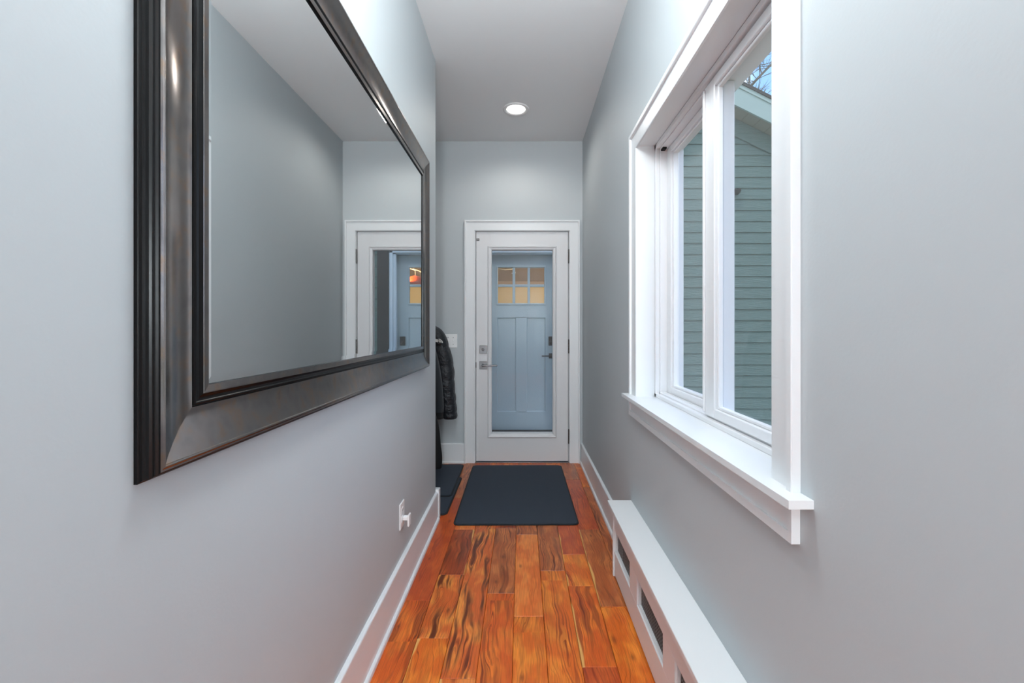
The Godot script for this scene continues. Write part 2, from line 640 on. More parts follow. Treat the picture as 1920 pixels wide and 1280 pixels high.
func build_floor() -> void:
	var st := mb()
	box(st, Vector3(-2.9, -0.14, 3.8), Vector3(RIGHT + 0.25, -0.013, BACK - 0.16))
	var fl := struct("floor", st, M.substrate, "glossy hardwood floor of streaked orange and brown planks", "floor")
	# planks of the hall, column by column from the left: distances of the end joints, and tone + sapwood edge of each plank between them
	var cols := [
		[[0.55, 1.902, 3.05], ["orange0", "red0", "brown0"]],
		[[0.9, 1.669, 2.100, 2.573, 3.3], ["gold1", "mixed0", "dark2", "light0", "red0"]],
		[[0.7, 1.476, 2.93], ["light1", "mixed0", "orange0"]],
		[[0.8, 1.952, 2.587, 3.5], ["orange0", "brown0", "dark0", "orange0"]],
		[[0.6, 1.795, 2.509, 3.4], ["gold0", "light0", "brown0", "orange0"]],
		[[0.95, 2.134, 3.2], ["gold0", "brown0", "red0"]],
		[[0.7, 1.526, 2.007, 2.289, 3.0], ["red0", "orange1", "gold1", "red1"]],
		[[0.75, 1.859, 2.573, 3.42], ["gold3", "brown1", "red0", "brown0"]],
		[[1.1, 2.2, 3.263], ["orange0", "brown0", "gold0"]],
	]
	var mats := []
	var tones := ["orange0", "brown0", "red0", "gold0", "dark0", "mixed0"]
	for i in tones.size():
		mats.append(wood_material(900 + i, tones[i].left(-1), 0))
	var s := 1
	for k in range(-13, 9):
		var xa := FLOOR_X + k * PLANK
		var xb := xa + PLANK
		var z_from := -0.4
		var z_to := -BACK
		var joints := []
		var looks := []
		if k >= 0:
			joints = cols[k][0].duplicate()
			looks = cols[k][1]
		else:
			joints = [2.72 + fposmod(k * 0.37, 0.9)]
			z_from = 2.2
			if k == -1:
				xb += 0.0
		xb = minf(xb, RIGHT)
		xa = maxf(xa, -2.0)
		var edges := [z_from] + joints + [z_to]
		for j in edges.size() - 1:
			var m: Material
			var v0 := 0.0
			if k >= 0 and j > 0 and edges[j + 1] > 1.3 and edges[j] < 2.62 and j - 1 < looks.size():
				var l: String = looks[j - 1]
				m = wood_material(s * 13 + 5, l.left(-1), int(l.right(1)))
				s += 1
			else:
				m = mats[posmod(k * 5 + j * 3, mats.size())]
				if k >= 0 and j > 0 and j - 1 < looks.size():
					var pick: int = tones.find(looks[j - 1].left(-1) + "0")
					m = mats[maxi(pick, 0)]
				v0 = fposmod(k * 0.37 + j * 0.21, 1.0)
			if k == -1 and edges[j] < 2.7:
				continue
			var near: float = edges[j]
			if k < 0:
				near = maxf(near, 2.70)
			plank(fl, xa, xb, near, edges[j + 1], m, v0)
	# strip beside the left wall and the floor of the room behind
	plank(fl, LEFT, FLOOR_X, -0.4, 2.70, mats[2], 0.0)
	st = mb()
	box(st, Vector3(-2.6, -0.013, 3.6), Vector3(RIGHT, 0.0, 0.4))
	obj("rear_floorboards", st, mats[0], fl)


func base_profile() -> PackedVector2Array:   # (from the wall, height): baseboard with eased top and a shoe moulding
	return pts([0.0, 0.172, 0.010, 0.172, 0.0145, 0.169, 0.016, 0.165, 0.016, 0.019, 0.022, 0.0185, 0.0265, 0.015, 0.028, 0.009, 0.028, 0.0, 0.0, 0.0])


func baseboard(called: String, a: Vector3, b: Vector3, out: Vector3, label: String) -> void:
	var st := mb()
	extrude(st, base_profile(), a, out, Vector3.UP, b - a)
	struct(called, st, M.trim_paint, label, "baseboard")


func build_trim() -> void:
	baseboard("baseboard_left", Vector3(LEFT, 0, 0.3), Vector3(LEFT, 0, -2.70), Vector3.RIGHT, "tall white baseboard along the wall under the mirror")
	baseboard("baseboard_right", Vector3(RIGHT, 0, -2.10), Vector3(RIGHT, 0, BACK), Vector3.LEFT, "tall white baseboard between the radiator cover and the door")
	baseboard("baseboard_back", Vector3(-2.0, 0, BACK), Vector3(-0.508, 0, BACK), Vector3.BACK, "white baseboard on the end wall under the coats")
	var st := mb()
	box(st, Vector3(LEFT - 0.125, 0, -2.702), Vector3(LEFT + 0.022, 0.186, -2.745), 0.003)
	struct("trim_1", st, M.trim_paint, "white block finishing the baseboard at the end of the mirror wall", "trim")
	# door casing: two legs and a head with a raised outer band
	var o := struct_root("trim_2", "white casing with a raised outer edge around the glazed door", "door casing")
	var prof := pts([0.0, 0.0, 0.0, 0.024, 0.002, 0.026, 0.012, 0.026, 0.014, 0.024, 0.0145, 0.016, 0.017, 0.015, 0.087, 0.014, 0.090, 0.012, 0.092, 0.0])
	var top := 2.131
	var ex := 0.5065
	st = mb()
	casing_rail(st, prof, Vector3(-ex, 0, BACK), Vector3(-ex, top, BACK), Vector3.RIGHT, Vector3.BACK, 0.0, 1.0)
	obj("casing_leg", st, M.trim_paint, o)
	st = mb()
	casing_rail(st, prof, Vector3(ex, 0, BACK), Vector3(ex, top, BACK), Vector3.LEFT, Vector3.BACK, 0.0, 1.0)
	obj("casing_leg", st, M.trim_paint, o)
	st = mb()
	casing_rail(st, prof, Vector3(-ex, top, BACK), Vector3(ex, top, BACK), Vector3.DOWN, Vector3.BACK, 1.0, 1.0)
	obj("casing_head", st, M.trim_paint, o)
	# jamb lining and stop inside the opening
	for s in [-1.0, 1.0]:
		st = mb()
		box(st, Vector3(s * 0.425, 0, BACK), Vector3(s * 0.4115, 2.05, BACK - 0.14))
		box(st, Vector3(s * 0.4115, 0, BACK - 0.054), Vector3(s * 0.399, 2.036, BACK - 0.14))
		obj("jamb", st, M.trim_paint, o)
	st = mb()
	box(st, Vector3(-0.425, 2.05, BACK), Vector3(0.425, 2.0375, BACK - 0.14))
	box(st, Vector3(-0.4115, 2.0375, BACK - 0.054), Vector3(0.4115, 2.025, BACK - 0.14))
	obj("jamb_head", st, M.trim_paint, o)
	st = mb()
	box(st, Vector3(-0.425, -0.013, BACK + 0.002), Vector3(0.425, 0.004, BACK - 0.16), 0.002)
	obj("threshold", st, M.nickel, o)


# =====================================================================  window
func build_window() -> void:
	var o := struct_root("window_1", "white two-pane sliding window with deep sill and apron above the radiator cover", "window")
	var sill := EYE - 0.3136
	var head := EYE + 0.845
	var zn := -0.9254          # inner edges of the casing, near and far
	var zf := -2.025
	var out := Vector3.LEFT
	var prof := pts([0.0, 0.0, 0.0, 0.016, 0.002, 0.018, 0.017, 0.018, 0.0195, 0.016, 0.021, 0.009, 0.024, 0.008, 0.082, 0.007, 0.087, 0.006, 0.090, 0.0])
	var top := EYE + 0.925
	var st := mb()
	casing_rail(st, prof, Vector3(RIGHT, sill, zn + 0.09), Vector3(RIGHT, top, zn + 0.09), Vector3.FORWARD, out, 0.0, 1.0)
	obj("casing_leg", st, M.trim_paint, o)
	st = mb()
	casing_rail(st, prof, Vector3(RIGHT, sill, zf - 0.09), Vector3(RIGHT, top, zf - 0.09), Vector3.BACK, out, 0.0, 1.0)
	obj("casing_leg", st, M.trim_paint, o)
	st = mb()
	casing_rail(st, prof, Vector3(RIGHT, top, zn + 0.09), Vector3(RIGHT, top, zf - 0.09), Vector3.DOWN, out, 1.0, 1.0)
	obj("casing_head", st, M.trim_paint, o)
	# sill board with horns, apron with a bead
	st = mb()
	extrude(st, pts([-0.7975, 0.486, -2.138, 0.486, -2.138, RIGHT, zf, RIGHT, zf, 0.64, zn, 0.64, zn, RIGHT, -0.7975, RIGHT]), Vector3(0, sill - 0.016, 0), Vector3(0, 0, 1), Vector3.RIGHT, Vector3(0, 0.016, 0))
	obj("sill_board", st, M.trim_paint, o)
	st = mb()
	box(st, Vector3(RIGHT, sill - 0.016, -0.837), Vector3(RIGHT - 0.0125, sill - 0.099, -2.115))
	box(st, Vector3(RIGHT - 0.0125, sill - 0.0785, -0.837), Vector3(RIGHT - 0.017, sill - 0.099, -2.115))
	box(st, Vector3(RIGHT - 0.0125, sill - 0.016, -2.096), Vector3(RIGHT - 0.0168, sill - 0.0785, -2.115))
	box(st, Vector3(RIGHT - 0.0125, sill - 0.016, -0.837), Vector3(RIGHT - 0.0168, sill - 0.0785, -0.849))
	obj("apron", st, M.trim_paint, o)
	# lining of the reveal
	var xi := RIGHT - 0.004
	var xo := 0.613
	for z in [[zn + 0.012, zn], [zf - 0.012, zf]]:
		st = mb()
		box(st, Vector3(xi, sill, z[0]), Vector3(xo, head, z[1]))
		obj("reveal_board", st, M.trim_paint, o)
	st = mb()
	box(st, Vector3(xi, head, zn + 0.012), Vector3(xo, head + 0.012, zf - 0.012))
	obj("reveal_board", st, M.trim_paint, o)
	# vinyl frame: flange in front, channel walls behind
	st = mb()
	for q in [[xo, xo + 0.018, 0.020], [xo + 0.018, xo + 0.125, 0.026]]:
		var t: float = q[2]
		box(st, Vector3(q[0], sill, zf), Vector3(q[1], head, zf + t), 0.0015)
		box(st, Vector3(q[0], sill, zn), Vector3(q[1], head, zn - t), 0.0015)
		box(st, Vector3(q[0], head, zf), Vector3(q[1], head - t, zn), 0.0015)
		box(st, Vector3(q[0], sill, zf), Vector3(q[1], sill + t - 0.004, zn), 0.0015)
	box(st, Vector3(0.652, sill, zf + 0.02), Vector3(0.656, sill + 0.026, zn - 0.02))
	obj("frame", st, M.vinyl, o)
	st = mb()
	box(st, Vector3(0.634, head - 0.026, zf + 0.027), Vector3(0.652, head - 0.034, zf + 0.055), 0.001)
	obj("track_gap_shade", st, M.dark_gap, o)  # dark block stands in for shade in the open track channel
	# sashes: the near one slides in the inner track, the far one sits in the outer track
	sash(o, 0.622, 0.652, zn - 0.026, -1.492, sill + 0.023, head - 0.028, 0.075, 0.645)
	sash(o, 0.662, 0.700, -1.440, zf + 0.027, sill + 0.023, head - 0.027, 0.050, 0.685)


func sash(o: Node, x0: float, x1: float, z0: float, z1: float, y0: float, y1: float, stile: float, gx: float) -> void:
	var n := Node3D.new()
	n.name = "sash"
	o.add_child(n, true)
	var rail := 0.030
	for z in [[z0, z0 - (0.050 if stile > 0.06 else stile)], [z1, z1 + stile]]:
		var st := mb()
		box(st, Vector3(x0, y0, z[0]), Vector3(x1, y1, z[1]), 0.002)
		var s := signf(z[1] - z[0])
		box(st, Vector3(x0 + 0.009, y0 + 0.01, z[1]), Vector3(x1 - 0.006, y1 - 0.01, z[1] + s * 0.012), 0.002)   # glazing bead
		obj("stile", st, M.vinyl, n)
	for y in [[y0, y0 + rail], [y1, y1 - rail]]:
		var st := mb()
		var s := signf(y[1] - y[0])
		var a := z0 - (0.050 if stile > 0.06 else stile)
		var b := z1 + stile
		box(st, Vector3(x0, y[0], a), Vector3(x1, y[1], b), 0.002)
		box(st, Vector3(x0 + 0.009, y[1], a - 0.01), Vector3(x1 - 0.006, y[1] + s * 0.010, b + 0.01), 0.002)
		obj("rail", st, M.vinyl, n)
	if stile > 0.06:
		var st := mb()
		box(st, Vector3(x0 - 0.008, y0 + 0.01, z1 + 0.001), Vector3(x0, y1 - 0.01, z1 + 0.012), 0.002)
		obj("pull_strip", st, M.vinyl, n)
	var gs := mb()
	box(gs, Vector3(gx, y0 + rail - 0.004, z0 - 0.03), Vector3(gx + 0.004, y1 - rail + 0.004, z1 + 0.03))
	obj("pane", gs, M.glass, n)


# =====================================================================  hallway door
func build_door() -> void:
	var o := struct_root("door_1", "white hallway door with one full-height clear glass panel and square nickel hardware", "door")
	var dx := 0.406
	var y0 := 0.012
	var y1 := 2.034
	var zf := BACK - 0.008
	var zb := zf - 0.044
	var gx := 0.283
	var g0 := 0.245
	var g1 := 1.888
	# slab with the opening, made of two stiles and two rails
	var st := mb()
	box(st, Vector3(-dx, y0, zf), Vector3(-gx, y1, zb), 0.002)
	box(st, Vector3(gx, y0, zf), Vector3(dx, y1, zb), 0.002)
	box(st, Vector3(-gx - 0.003, y0, zf), Vector3(gx + 0.003, g0, zb), 0.0)
	box(st, Vector3(-gx - 0.003, g1, zf), Vector3(gx + 0.003, y1, zb), 0.0)
	obj("slab", st, M.door_paint, o)
	# raised moulding around the glass
	var prof := pts([0.0, 0.0, 0.0, 0.007, 0.004, 0.013, 0.009, 0.014, 0.012, 0.010, 0.017, 0.008, 0.027, 0.006, 0.034, 0.0, 0.036, -0.012])
	var ax := 0.3035
	var b0 := 0.219
	var b1 := 1.908
	st = mb()
	for c in [[Vector3(-ax, b0, zf), Vector3(-ax, b1, zf), Vector3.RIGHT], [Vector3(ax, b0, zf), Vector3(ax, b1, zf), Vector3.LEFT], [Vector3(-ax, b1, zf), Vector3(ax, b1, zf), Vector3.DOWN], [Vector3(-ax, b0, zf), Vector3(ax, b0, zf), Vector3.UP]]:
		casing_rail(st, prof, c[0], c[1], c[2], Vector3.BACK, 1.0, 1.0)
	obj("glazing_moulding", st, M.door_paint, o)
	st = mb()
	box(st, Vector3(-gx, g0, zf - 0.020), Vector3(gx, g1, zf - 0.026))
	obj("pane", st, M.glass, o)
	# outer moulding seen through the glass
	st = mb()
	for s in [-1.0, 1.0]:
		box(st, Vector3(s * gx, g0, zf - 0.026), Vector3(s * (gx - 0.014), g1, zb - 0.008), 0.003)
	box(st, Vector3(-gx, g1, zf - 0.026), Vector3(gx, g1 - 0.014, zb - 0.008), 0.003)
	box(st, Vector3(-gx, g0, zf - 0.026), Vector3(gx, g0 + 0.014, zb - 0.008), 0.003)
	obj("outer_moulding", st, M.door_paint, o)
	# hardware
	var hx := -0.343
	var hd := Node3D.new()
	hd.name = "deadbolt"
	o.add_child(hd, true)
	st = mb()
	box(st, Vector3(hx - 0.0335, 0.962, zf), Vector3(hx + 0.0335, 1.032, zf + 0.010), 0.002)
	obj("rose", st, M.nickel, hd)
	st = mb()
	lathe(st, pts([0.0, 0.022, 0.009, 0.022, 0.011, 0.020, 0.011, 0.009]), Vector3(hx, 0.997, zf), Vector3.BACK, 20)
	box(st, Vector3(hx - 0.015, 0.992, zf + 0.018), Vector3(hx + 0.015, 1.002, zf + 0.030), 0.002)
	obj("thumb_turn", st, M.nickel, hd)
	var hl := Node3D.new()
	hl.name = "lever_handle"
	o.add_child(hl, true)
	st = mb()
	box(st, Vector3(hx - 0.0335, 0.822, zf), Vector3(hx + 0.0335, 0.894, zf + 0.010), 0.002)
	obj("rose", st, M.nickel, hl)
	st = mb()
	lathe(st, pts([0.0, 0.056, 0.010, 0.056, 0.011, 0.054, 0.012, 0.009]), Vector3(hx, 0.858, zf), Vector3.BACK, 20)
	box(st, Vector3(hx - 0.011, 0.851, zf + 0.044), Vector3(hx + 0.128, 0.866, zf + 0.056), 0.003)
	obj("lever", st, M.nickel, hl)
	st = mb()
	box(st, Vector3(-dx - 0.004, 0.835, zf - 0.03), Vector3(-dx + 0.001, 0.885, zf + 0.004), 0.001)
	obj("latch", st, M.black_metal, o)
	for y in [[1.755, 1.880], [0.963, 1.086], [0.168, 0.295]]:
		st = mb()
		for k in 5:
			var a: float = lerpf(y[0], y[1], k / 5.0)
			var b: float = lerpf(y[0], y[1], (k + 1) / 5.0)
			lathe(st, pts([0.0, b - 0.0006 - a, 0.0062, b - 0.0006 - a, 0.0062, 0.0006, 0.0, 0.0006]), Vector3(0.4105, a, zf + 0.009), Vector3.UP, 14, false)
		box(st, Vector3(0.4065, y[0], zf), Vector3(0.4145, y[1], zf + 0.006))
		obj("hinge", st, M.hinge_metal, o)
	st = mb()
	box(st, Vector3(-0.402, 1.955, zf), Vector3(-0.377, 1.976, zf + 0.009), 0.003)
	obj("alarm_contact", st, M.hinge_metal, o)


# =====================================================================  garage across the breezeway
func rake_y(x: float) -> float:   # height of the soffit line on the gable
	return EYE + 2.426 - 0.5 * (absf(x) - 2.426)


func build_garage(energy: float) -> void:
	var o := thing("garage", "garage with teal lap siding and a gable roof outside the window and door", "building")
	var xw := 4.4
	var zi := GARAGE - 0.02
	# gable wall behind the siding, with the door opening cut from below
	var st := mb()
	extrude(st, pts([-xw, -0.2, -0.43, -0.2, -0.43, 2.06, 0.42, 2.06, 0.42, -0.2, xw, -0.2, xw, rake_y(xw), 0, rake_y(0), -xw, rake_y(xw)]), Vector3(0, 0, zi), Vector3.RIGHT, Vector3.UP, Vector3(0, 0, -0.13))
	obj("front_wall", st, M.exterior_wall, o)
	st = mb()
	for s in [-1.0, 1.0]:
		box(st, Vector3(s * xw, -0.2, zi), Vector3(s * (xw - 0.13), rake_y(xw), -9.7))
	box(st, Vector3(-xw, -0.2, -9.57), Vector3(xw, rake_y(xw), -9.7))
	obj("side_wall", st, M.garage_cream, o)
	st = mb()
	box(st, Vector3(-xw + 0.13, 2.21, zi - 0.13), Vector3(xw - 0.13, 2.29, -9.57))
	obj("inner_ceiling", st, M.garage_wood, o)
	st = mb()
	box(st, Vector3(-xw + 0.13, 2.10, -9.5), Vector3(xw - 0.13, 2.21, -9.57))
	obj("ceiling_beam", st, M.garage_wood, o)
	st = mb()
	box(st, Vector3(-xw, -0.2, zi - 0.13), Vector3(xw, -0.03, -9.57))
	obj("slab", st, M.concrete, o)
	# lap siding: one board per course and side of the door
	var e := 0.127
	var k := 0
	var y := -0.12
	while y < rake_y(0) - 0.05:
		var y2 := y + e
		var spans := []
		var reach := minf(xw + 0.02, 2.0 * (EYE + 2.426 + 1.213 - y) - 0.02)
		var reach2 := minf(xw + 0.02, 2.0 * (EYE + 2.426 + 1.213 - y2 - 0.012) - 0.02)
		if y < 2.12:
			spans = [[-reach, -0.60, -reach2, -0.60], [0.60, reach, 0.60, reach2]]
		elif reach > 0.1:
			spans = [[-reach, reach, -maxf(reach2, 0.02), maxf(reach2, 0.02)]]
		for sp in spans:
			st = mb()
			var zb := GARAGE + 0.010     # butt edge stands proud of the course below
			var zt := GARAGE - 0.004
			var a := Vector3(sp[0], y, zb)
			var b := Vector3(sp[1], y, zb)
			var c := Vector3(sp[3], y2 + 0.012, zt)
			var d := Vector3(sp[2], y2 + 0.012, zt)
			var q := Vector3(0, 0, -0.010)
			quad(st, a, b, c, d)
			quad(st, b + q, a + q, d + q, c + q)
			quad(st, a + q, b + q, b, a)
			quad(st, d, c, c + q, d + q)
			quad(st, b, b + q, c + q, c)
			quad(st, a + q, a, d, d + q)
			obj("siding_board", st, M.siding_paint, o)
		y = y2
		k += 1
	# gable roof: deck, shingles, sloped fascia, frieze and boarded soffit on both slopes
	var over := GARAGE + 0.21
	for s in [-1.0, 1.0]:
		var slope := Vector3(s * 1.0, -0.5, 0).normalized()
		var nrm := Vector3(s * 0.5, 1.0, 0).normalized()
		var ridge := Vector3(0, rake_y(0), 0)
		var long := 5.35
		st = mb()
		var vert := Vector3(0, 1, 0)
		extrude(st, rect_poly(0.0, 0.0, long, 0.25), ridge + Vector3(0, 0, over), slope, vert, Vector3(0, 0, 0.022))
		obj("fascia", st, M.fascia_paint, o)
		st = mb()
		extrude(st, rect_poly(0.0, 0.205, long, 0.25), ridge + Vector3(0, 0, over + 0.022), slope, vert, Vector3(0, 0, 0.010))
		obj("drip_board", st, M.fascia_paint, o)
		st = mb()
		extrude(st, rect_poly(0.0, 0.25, long + 0.04, 0.285), ridge + Vector3(0, 0, over + 0.045), slope, vert, Vector3(0, 0, -5.3))
		obj("shingle_roof", st, M.shingle, o)
		st = mb()
		extrude(st, rect_poly(0.0, -0.20, long, 0.0), ridge + Vector3(0, 0, GARAGE + 0.004), slope, vert, Vector3(0, 0, 0.022))
		obj("frieze_board", st, M.siding_paint, o)
		for j in 36:
			var a := 0.148 * j + 0.002
			st = mb()
			extrude(st, rect_poly(a, 0.006, a + 0.143, 0.020), ridge + Vector3(0, 0, GARAGE - 0.01), slope, vert, Vector3(0, 0, 0.22))
			obj("soffit_board", st, M.soffit_paint, o)
		st = mb()
		extrude(st, rect_poly(0.0, 0.022, long, 0.05), ridge + Vector3(0, 0, GARAGE - 0.02), slope, vert, Vector3(0, 0, 0.23))
		obj("soffit_backing", st, M.dark_gap, o)
	# door surround
	for s in [-1.0, 1.0]:
		var cx := -0.006
		st = mb()
		box(st, Vector3(cx + s * 0.408, -0.03, GARAGE + 0.03), Vector3(cx + s * 0.445, 2.055, GARAGE - 0.15), 0.003)
		box(st, Vector3(cx + s * 0.440, -0.03, GARAGE + 0.045), Vector3(cx + s * 0.482, 2.10, GARAGE - 0.01), 0.004)
		obj("door_jamb", st, M.pale_blue_paint, o)
		st = mb()
		box(st, Vector3(cx + s * 0.482, -0.06, GARAGE + 0.055), Vector3(cx + s * 0.616, 2.24, GARAGE - 0.01), 0.004)
		obj("corner_board", st, M.dark_board, o)
	st = mb()
	box(st, Vector3(-0.488, 2.048, GARAGE + 0.045), Vector3(0.476, 2.10, GARAGE - 0.01), 0.004)
	box(st, Vector3(-0.488, 2.035, GARAGE + 0.03), Vector3(0.476, 2.06, GARAGE - 0.15), 0.003)
	obj("door_head", st, M.pale_blue_paint, o)
	st = mb()
	box(st, Vector3(-0.45, -0.06, GARAGE + 0.10), Vector3(0.44, 0.000, GARAGE - 0.15), 0.004)
	obj("door_sill", st, M.dark_board, o)
	# --- the blue door
	var d := struct_root("door_2", "blue garage door with six small panes over two tall recessed panels", "door")
	var z := GARAGE - 0.03
	var th := -0.044
	var xl := -0.412
	var xr := 0.400
	var yb := 0.006
	var yt := 2.034
	var lx0 := -0.280
	var lx1 := 0.256
	var ly0 := 1.475
	var ly1 := 1.888
	st = mb()
	box(st, Vector3(xl, yb, z), Vector3(lx0 - 0.010, yt, z + th), 0.002)
	box(st, Vector3(lx1 + 0.016, yb, z), Vector3(xr, yt, z + th), 0.002)
	box(st, Vector3(lx0 - 0.012, ly1, z), Vector3(lx1 + 0.018, yt, z + th))
	box(st, Vector3(lx0 - 0.012, 1.31, z), Vector3(lx1 + 0.018, ly0, z + th))
	box(st, Vector3(lx0 - 0.012, yb, z), Vector3(lx1 + 0.018, 0.215, z + th))
	box(st, Vector3(-0.068, 0.21, z), Vector3(0.050, 1.315, z + th))
	obj("slab", st, M.blue_paint, d)
	for q in [[lx0 - 0.012, -0.068], [0.050, lx1 + 0.018]]:
		st = mb()
		box(st, Vector3(q[0], 0.213, z - 0.012), Vector3(q[1], 1.312, z + th + 0.01))
		obj("recessed_panel", st, M.blue_paint, d)
		st = mb()
		var pr := pts([0.0, 0.0, 0.004, -0.001, 0.010, -0.012])
		for c in [[Vector3(q[0], 0.215, z), Vector3(q[0], 1.31, z), Vector3.RIGHT], [Vector3(q[1], 0.215, z), Vector3(q[1], 1.31, z), Vector3.LEFT], [Vector3(q[0], 1.31, z), Vector3(q[1], 1.31, z), Vector3.DOWN], [Vector3(q[0], 0.215, z), Vector3(q[1], 0.215, z), Vector3.UP]]:
			casing_rail(st, pr, c[0], c[1], c[2], Vector3.BACK, 1.0, 1.0)
		obj("panel_moulding", st, M.blue_paint, d)
	st = mb()
	var fr := pts([0.0, 0.0, 0.0, 0.006, 0.004, 0.009, 0.014, 0.009, 0.018, 0.004, 0.020, -0.010])
	for c in [[Vector3(lx0 - 0.02, ly0 - 0.02, z), Vector3(lx0 - 0.02, ly1 + 0.02, z), Vector3.RIGHT], [Vector3(lx1 + 0.02, ly0 - 0.02, z), Vector3(lx1 + 0.02, ly1 + 0.02, z), Vector3.LEFT], [Vector3(lx0 - 0.02, ly1 + 0.02, z), Vector3(lx1 + 0.02, ly1 + 0.02, z), Vector3.DOWN], [Vector3(lx0 - 0.02, ly0 - 0.02, z), Vector3(lx1 + 0.02, ly0 - 0.02, z), Vector3.UP]]:
		casing_rail(st, fr, c[0], c[1], c[2], Vector3.BACK, 1.0, 1.0)
	obj("lite_frame", st, M.blue_paint, d)
	var mx := [lx0, -0.112, -0.080, 0.062, 0.092, lx1]
	for i in [1, 3]:
		st = mb()
		box(st, Vector3(mx[i], ly0, z + 0.004), Vector3(mx[i + 1], ly1, z - 0.024), 0.004)
		obj("muntin", st, M.blue_paint, d)
	st = mb()
	box(st, Vector3(lx0, 1.664, z + 0.003), Vector3(lx1, 1.694, z - 0.024), 0.004)
	obj("muntin", st, M.blue_paint, d)
	for i in [0, 2, 4]:
		for q in [[ly0, 1.664], [1.694, ly1]]:
			st = mb()
			box(st, Vector3(mx[i], q[0], z - 0.012), Vector3(mx[i + 1], q[1], z - 0.017))
			obj("pane", st, M.glass, d)
	var kx := 0.338
	st = mb()
	box(st, Vector3(kx - 0.031, 0.985, z), Vector3(kx + 0.031, 1.090, z + 0.014), 0.003)
	lathe(st, pts([0.0, 0.03, 0.015, 0.03, 0.018, 0.026, 0.019, 0.012]), Vector3(kx, 1.02, z), Vector3.BACK, 18)
	obj("deadbolt", st, M.black_metal, d)
	st = mb()
	box(st, Vector3(kx - 0.028, 0.835, z), Vector3(kx + 0.028, 0.895, z + 0.010), 0.002)
	lathe(st, pts([0.0, 0.056, 0.010, 0.056, 0.011, 0.054, 0.012, 0.009]), Vector3(kx, 0.866, z), Vector3.BACK, 16)
	box(st, Vector3(kx + 0.011, 0.859, z + 0.044), Vector3(kx - 0.112, 0.872, z + 0.056), 0.003)
	obj("lever_handle", st, M.black_metal, d)
	# --- motion sensor on the siding
	var sn := thing("security_sensor", "small dark dome sensor fixed to the teal siding outside the window", "sensor")
	var sp := px(1379.0, 360.0, -GARAGE - 0.05)
	st = mb()
	box(st, Vector3(sp.x - 0.05, sp.y - 0.025, GARAGE + 0.0125), Vector3(sp.x + 0.02, sp.y + 0.025, GARAGE + 0.036), 0.006)
	obj("mount", st, M.dark_gap, sn)
	st = mb()
	lathe(st, pts([0.05, 0.012, 0.052, 0.0, 0.050, -0.012, 0.040, -0.03, 0.024, -0.043, 0.0, -0.048]), Vector3(sp.x, sp.y + 0.01, GARAGE + 0.066), Vector3.UP, 20)
	lathe(st, pts([0.0, 0.016, 0.05, 0.012]), Vector3(sp.x, sp.y + 0.01, GARAGE + 0.066), Vector3.UP, 20)
	obj("dome", st, M.black_metal, sn)
	# --- inside the garage
	var gl := thing("unseen_garage_lamp", "unseen bare bulb lamp under the garage ceiling, placed to light the garage inside", "lamp", Vector3(1.3, 2.208, -6.6))  # lamp out of view, lights what the door panes show
	st = mb()
	lathe(st, pts([0.0, -0.03, 0.05, -0.028, 0.055, -0.02, 0.055, 0.0]), Vector3.ZERO, Vector3.UP, 20)
	obj("base", st, M.white_plastic, gl)
	st = mb()
	lathe(st, pts([0.0, -0.12, 0.02, -0.113, 0.032, -0.09, 0.03, -0.065, 0.018, -0.03]), Vector3.ZERO, Vector3.UP, 20)
	obj("bulb", st, M.globe_glow, gl)
	var om := OmniLight3D.new()
	om.name = "unseen_garage_light"
	om.light_color = Color(1.0, 0.86, 0.62)
	om.light_energy = energy
	om.light_size = 0.03
	om.omni_range = 20
	om.omni_attenuation = 2.0
	om.shadow_enabled = true
	om.position = Vector3(0, -0.085, 0)
	gl.add_child(om)
	var ho := thing("ceiling_hook", "small white hook hanging from the garage ceiling, seen through the upper panes", "hook", Vector3(-0.146, 2.208, -7.4))
	st = mb()
	lathe(st, pts([0.0, -0.012, 0.03, -0.01, 0.034, 0.0]), Vector3.ZERO, Vector3.UP, 18)
	obj("plate", st, M.white_plastic, ho)
	st = mb()
	tube(st, PackedVector3Array([Vector3(0, 0, 0), Vector3(0.0, -0.05, 0), Vector3(0.03, -0.08, 0), Vector3(0.0, -0.11, 0), Vector3(-0.03, -0.085, 0)]), [0.014, 0.012, 0.011, 0.011, 0.008], 8)
	tube(st, PackedVector3Array([Vector3(-0.01, -0.02, 0), Vector3(-0.14, -0.03, 0), Vector3(-0.3, -0.008, 0.0)]), [0.007, 0.007, 0.007], 8)
	obj("hook", st, M.white_plastic, ho)
	var oh := thing("orange_dome", "orange dome shaped cover hanging inside the garage, seen in the mirror", "cover", Vector3(0.66, 1.91, -7.0))
	st = mb()
	var dome := PackedVector2Array()
	for i in 9:
		var a := PI / 2.0 * i / 8.0
		dome.append(Vector2(sin(a) * 0.15, cos(a) * 0.12))
	dome.append(Vector2(0.143, 0.0))
	lathe(st, dome, Vector3.ZERO, Vector3.UP, 28)
	obj("shell", st, M.orange_shell, oh)
	st = mb()
	tube(st, PackedVector3Array([Vector3(0, 0.12, 0), Vector3(0, 0.19, 0), Vector3(0.03, 0.23, 0), Vector3(0.0, 0.28, 0)]), [0.006, 0.006, 0.006, 0.006], 8)
	obj("hook", st, M.white_plastic, oh)
	st = mb()
	tube(st, PackedVector3Array([Vector3(-0.22, 0.10, 0.0), Vector3(-0.05, 0.2, 0), Vector3(0.18, 0.25, 0)]), [0.008, 0.008, 0.008], 8)
	obj("bracket", st, M.white_plastic, oh)


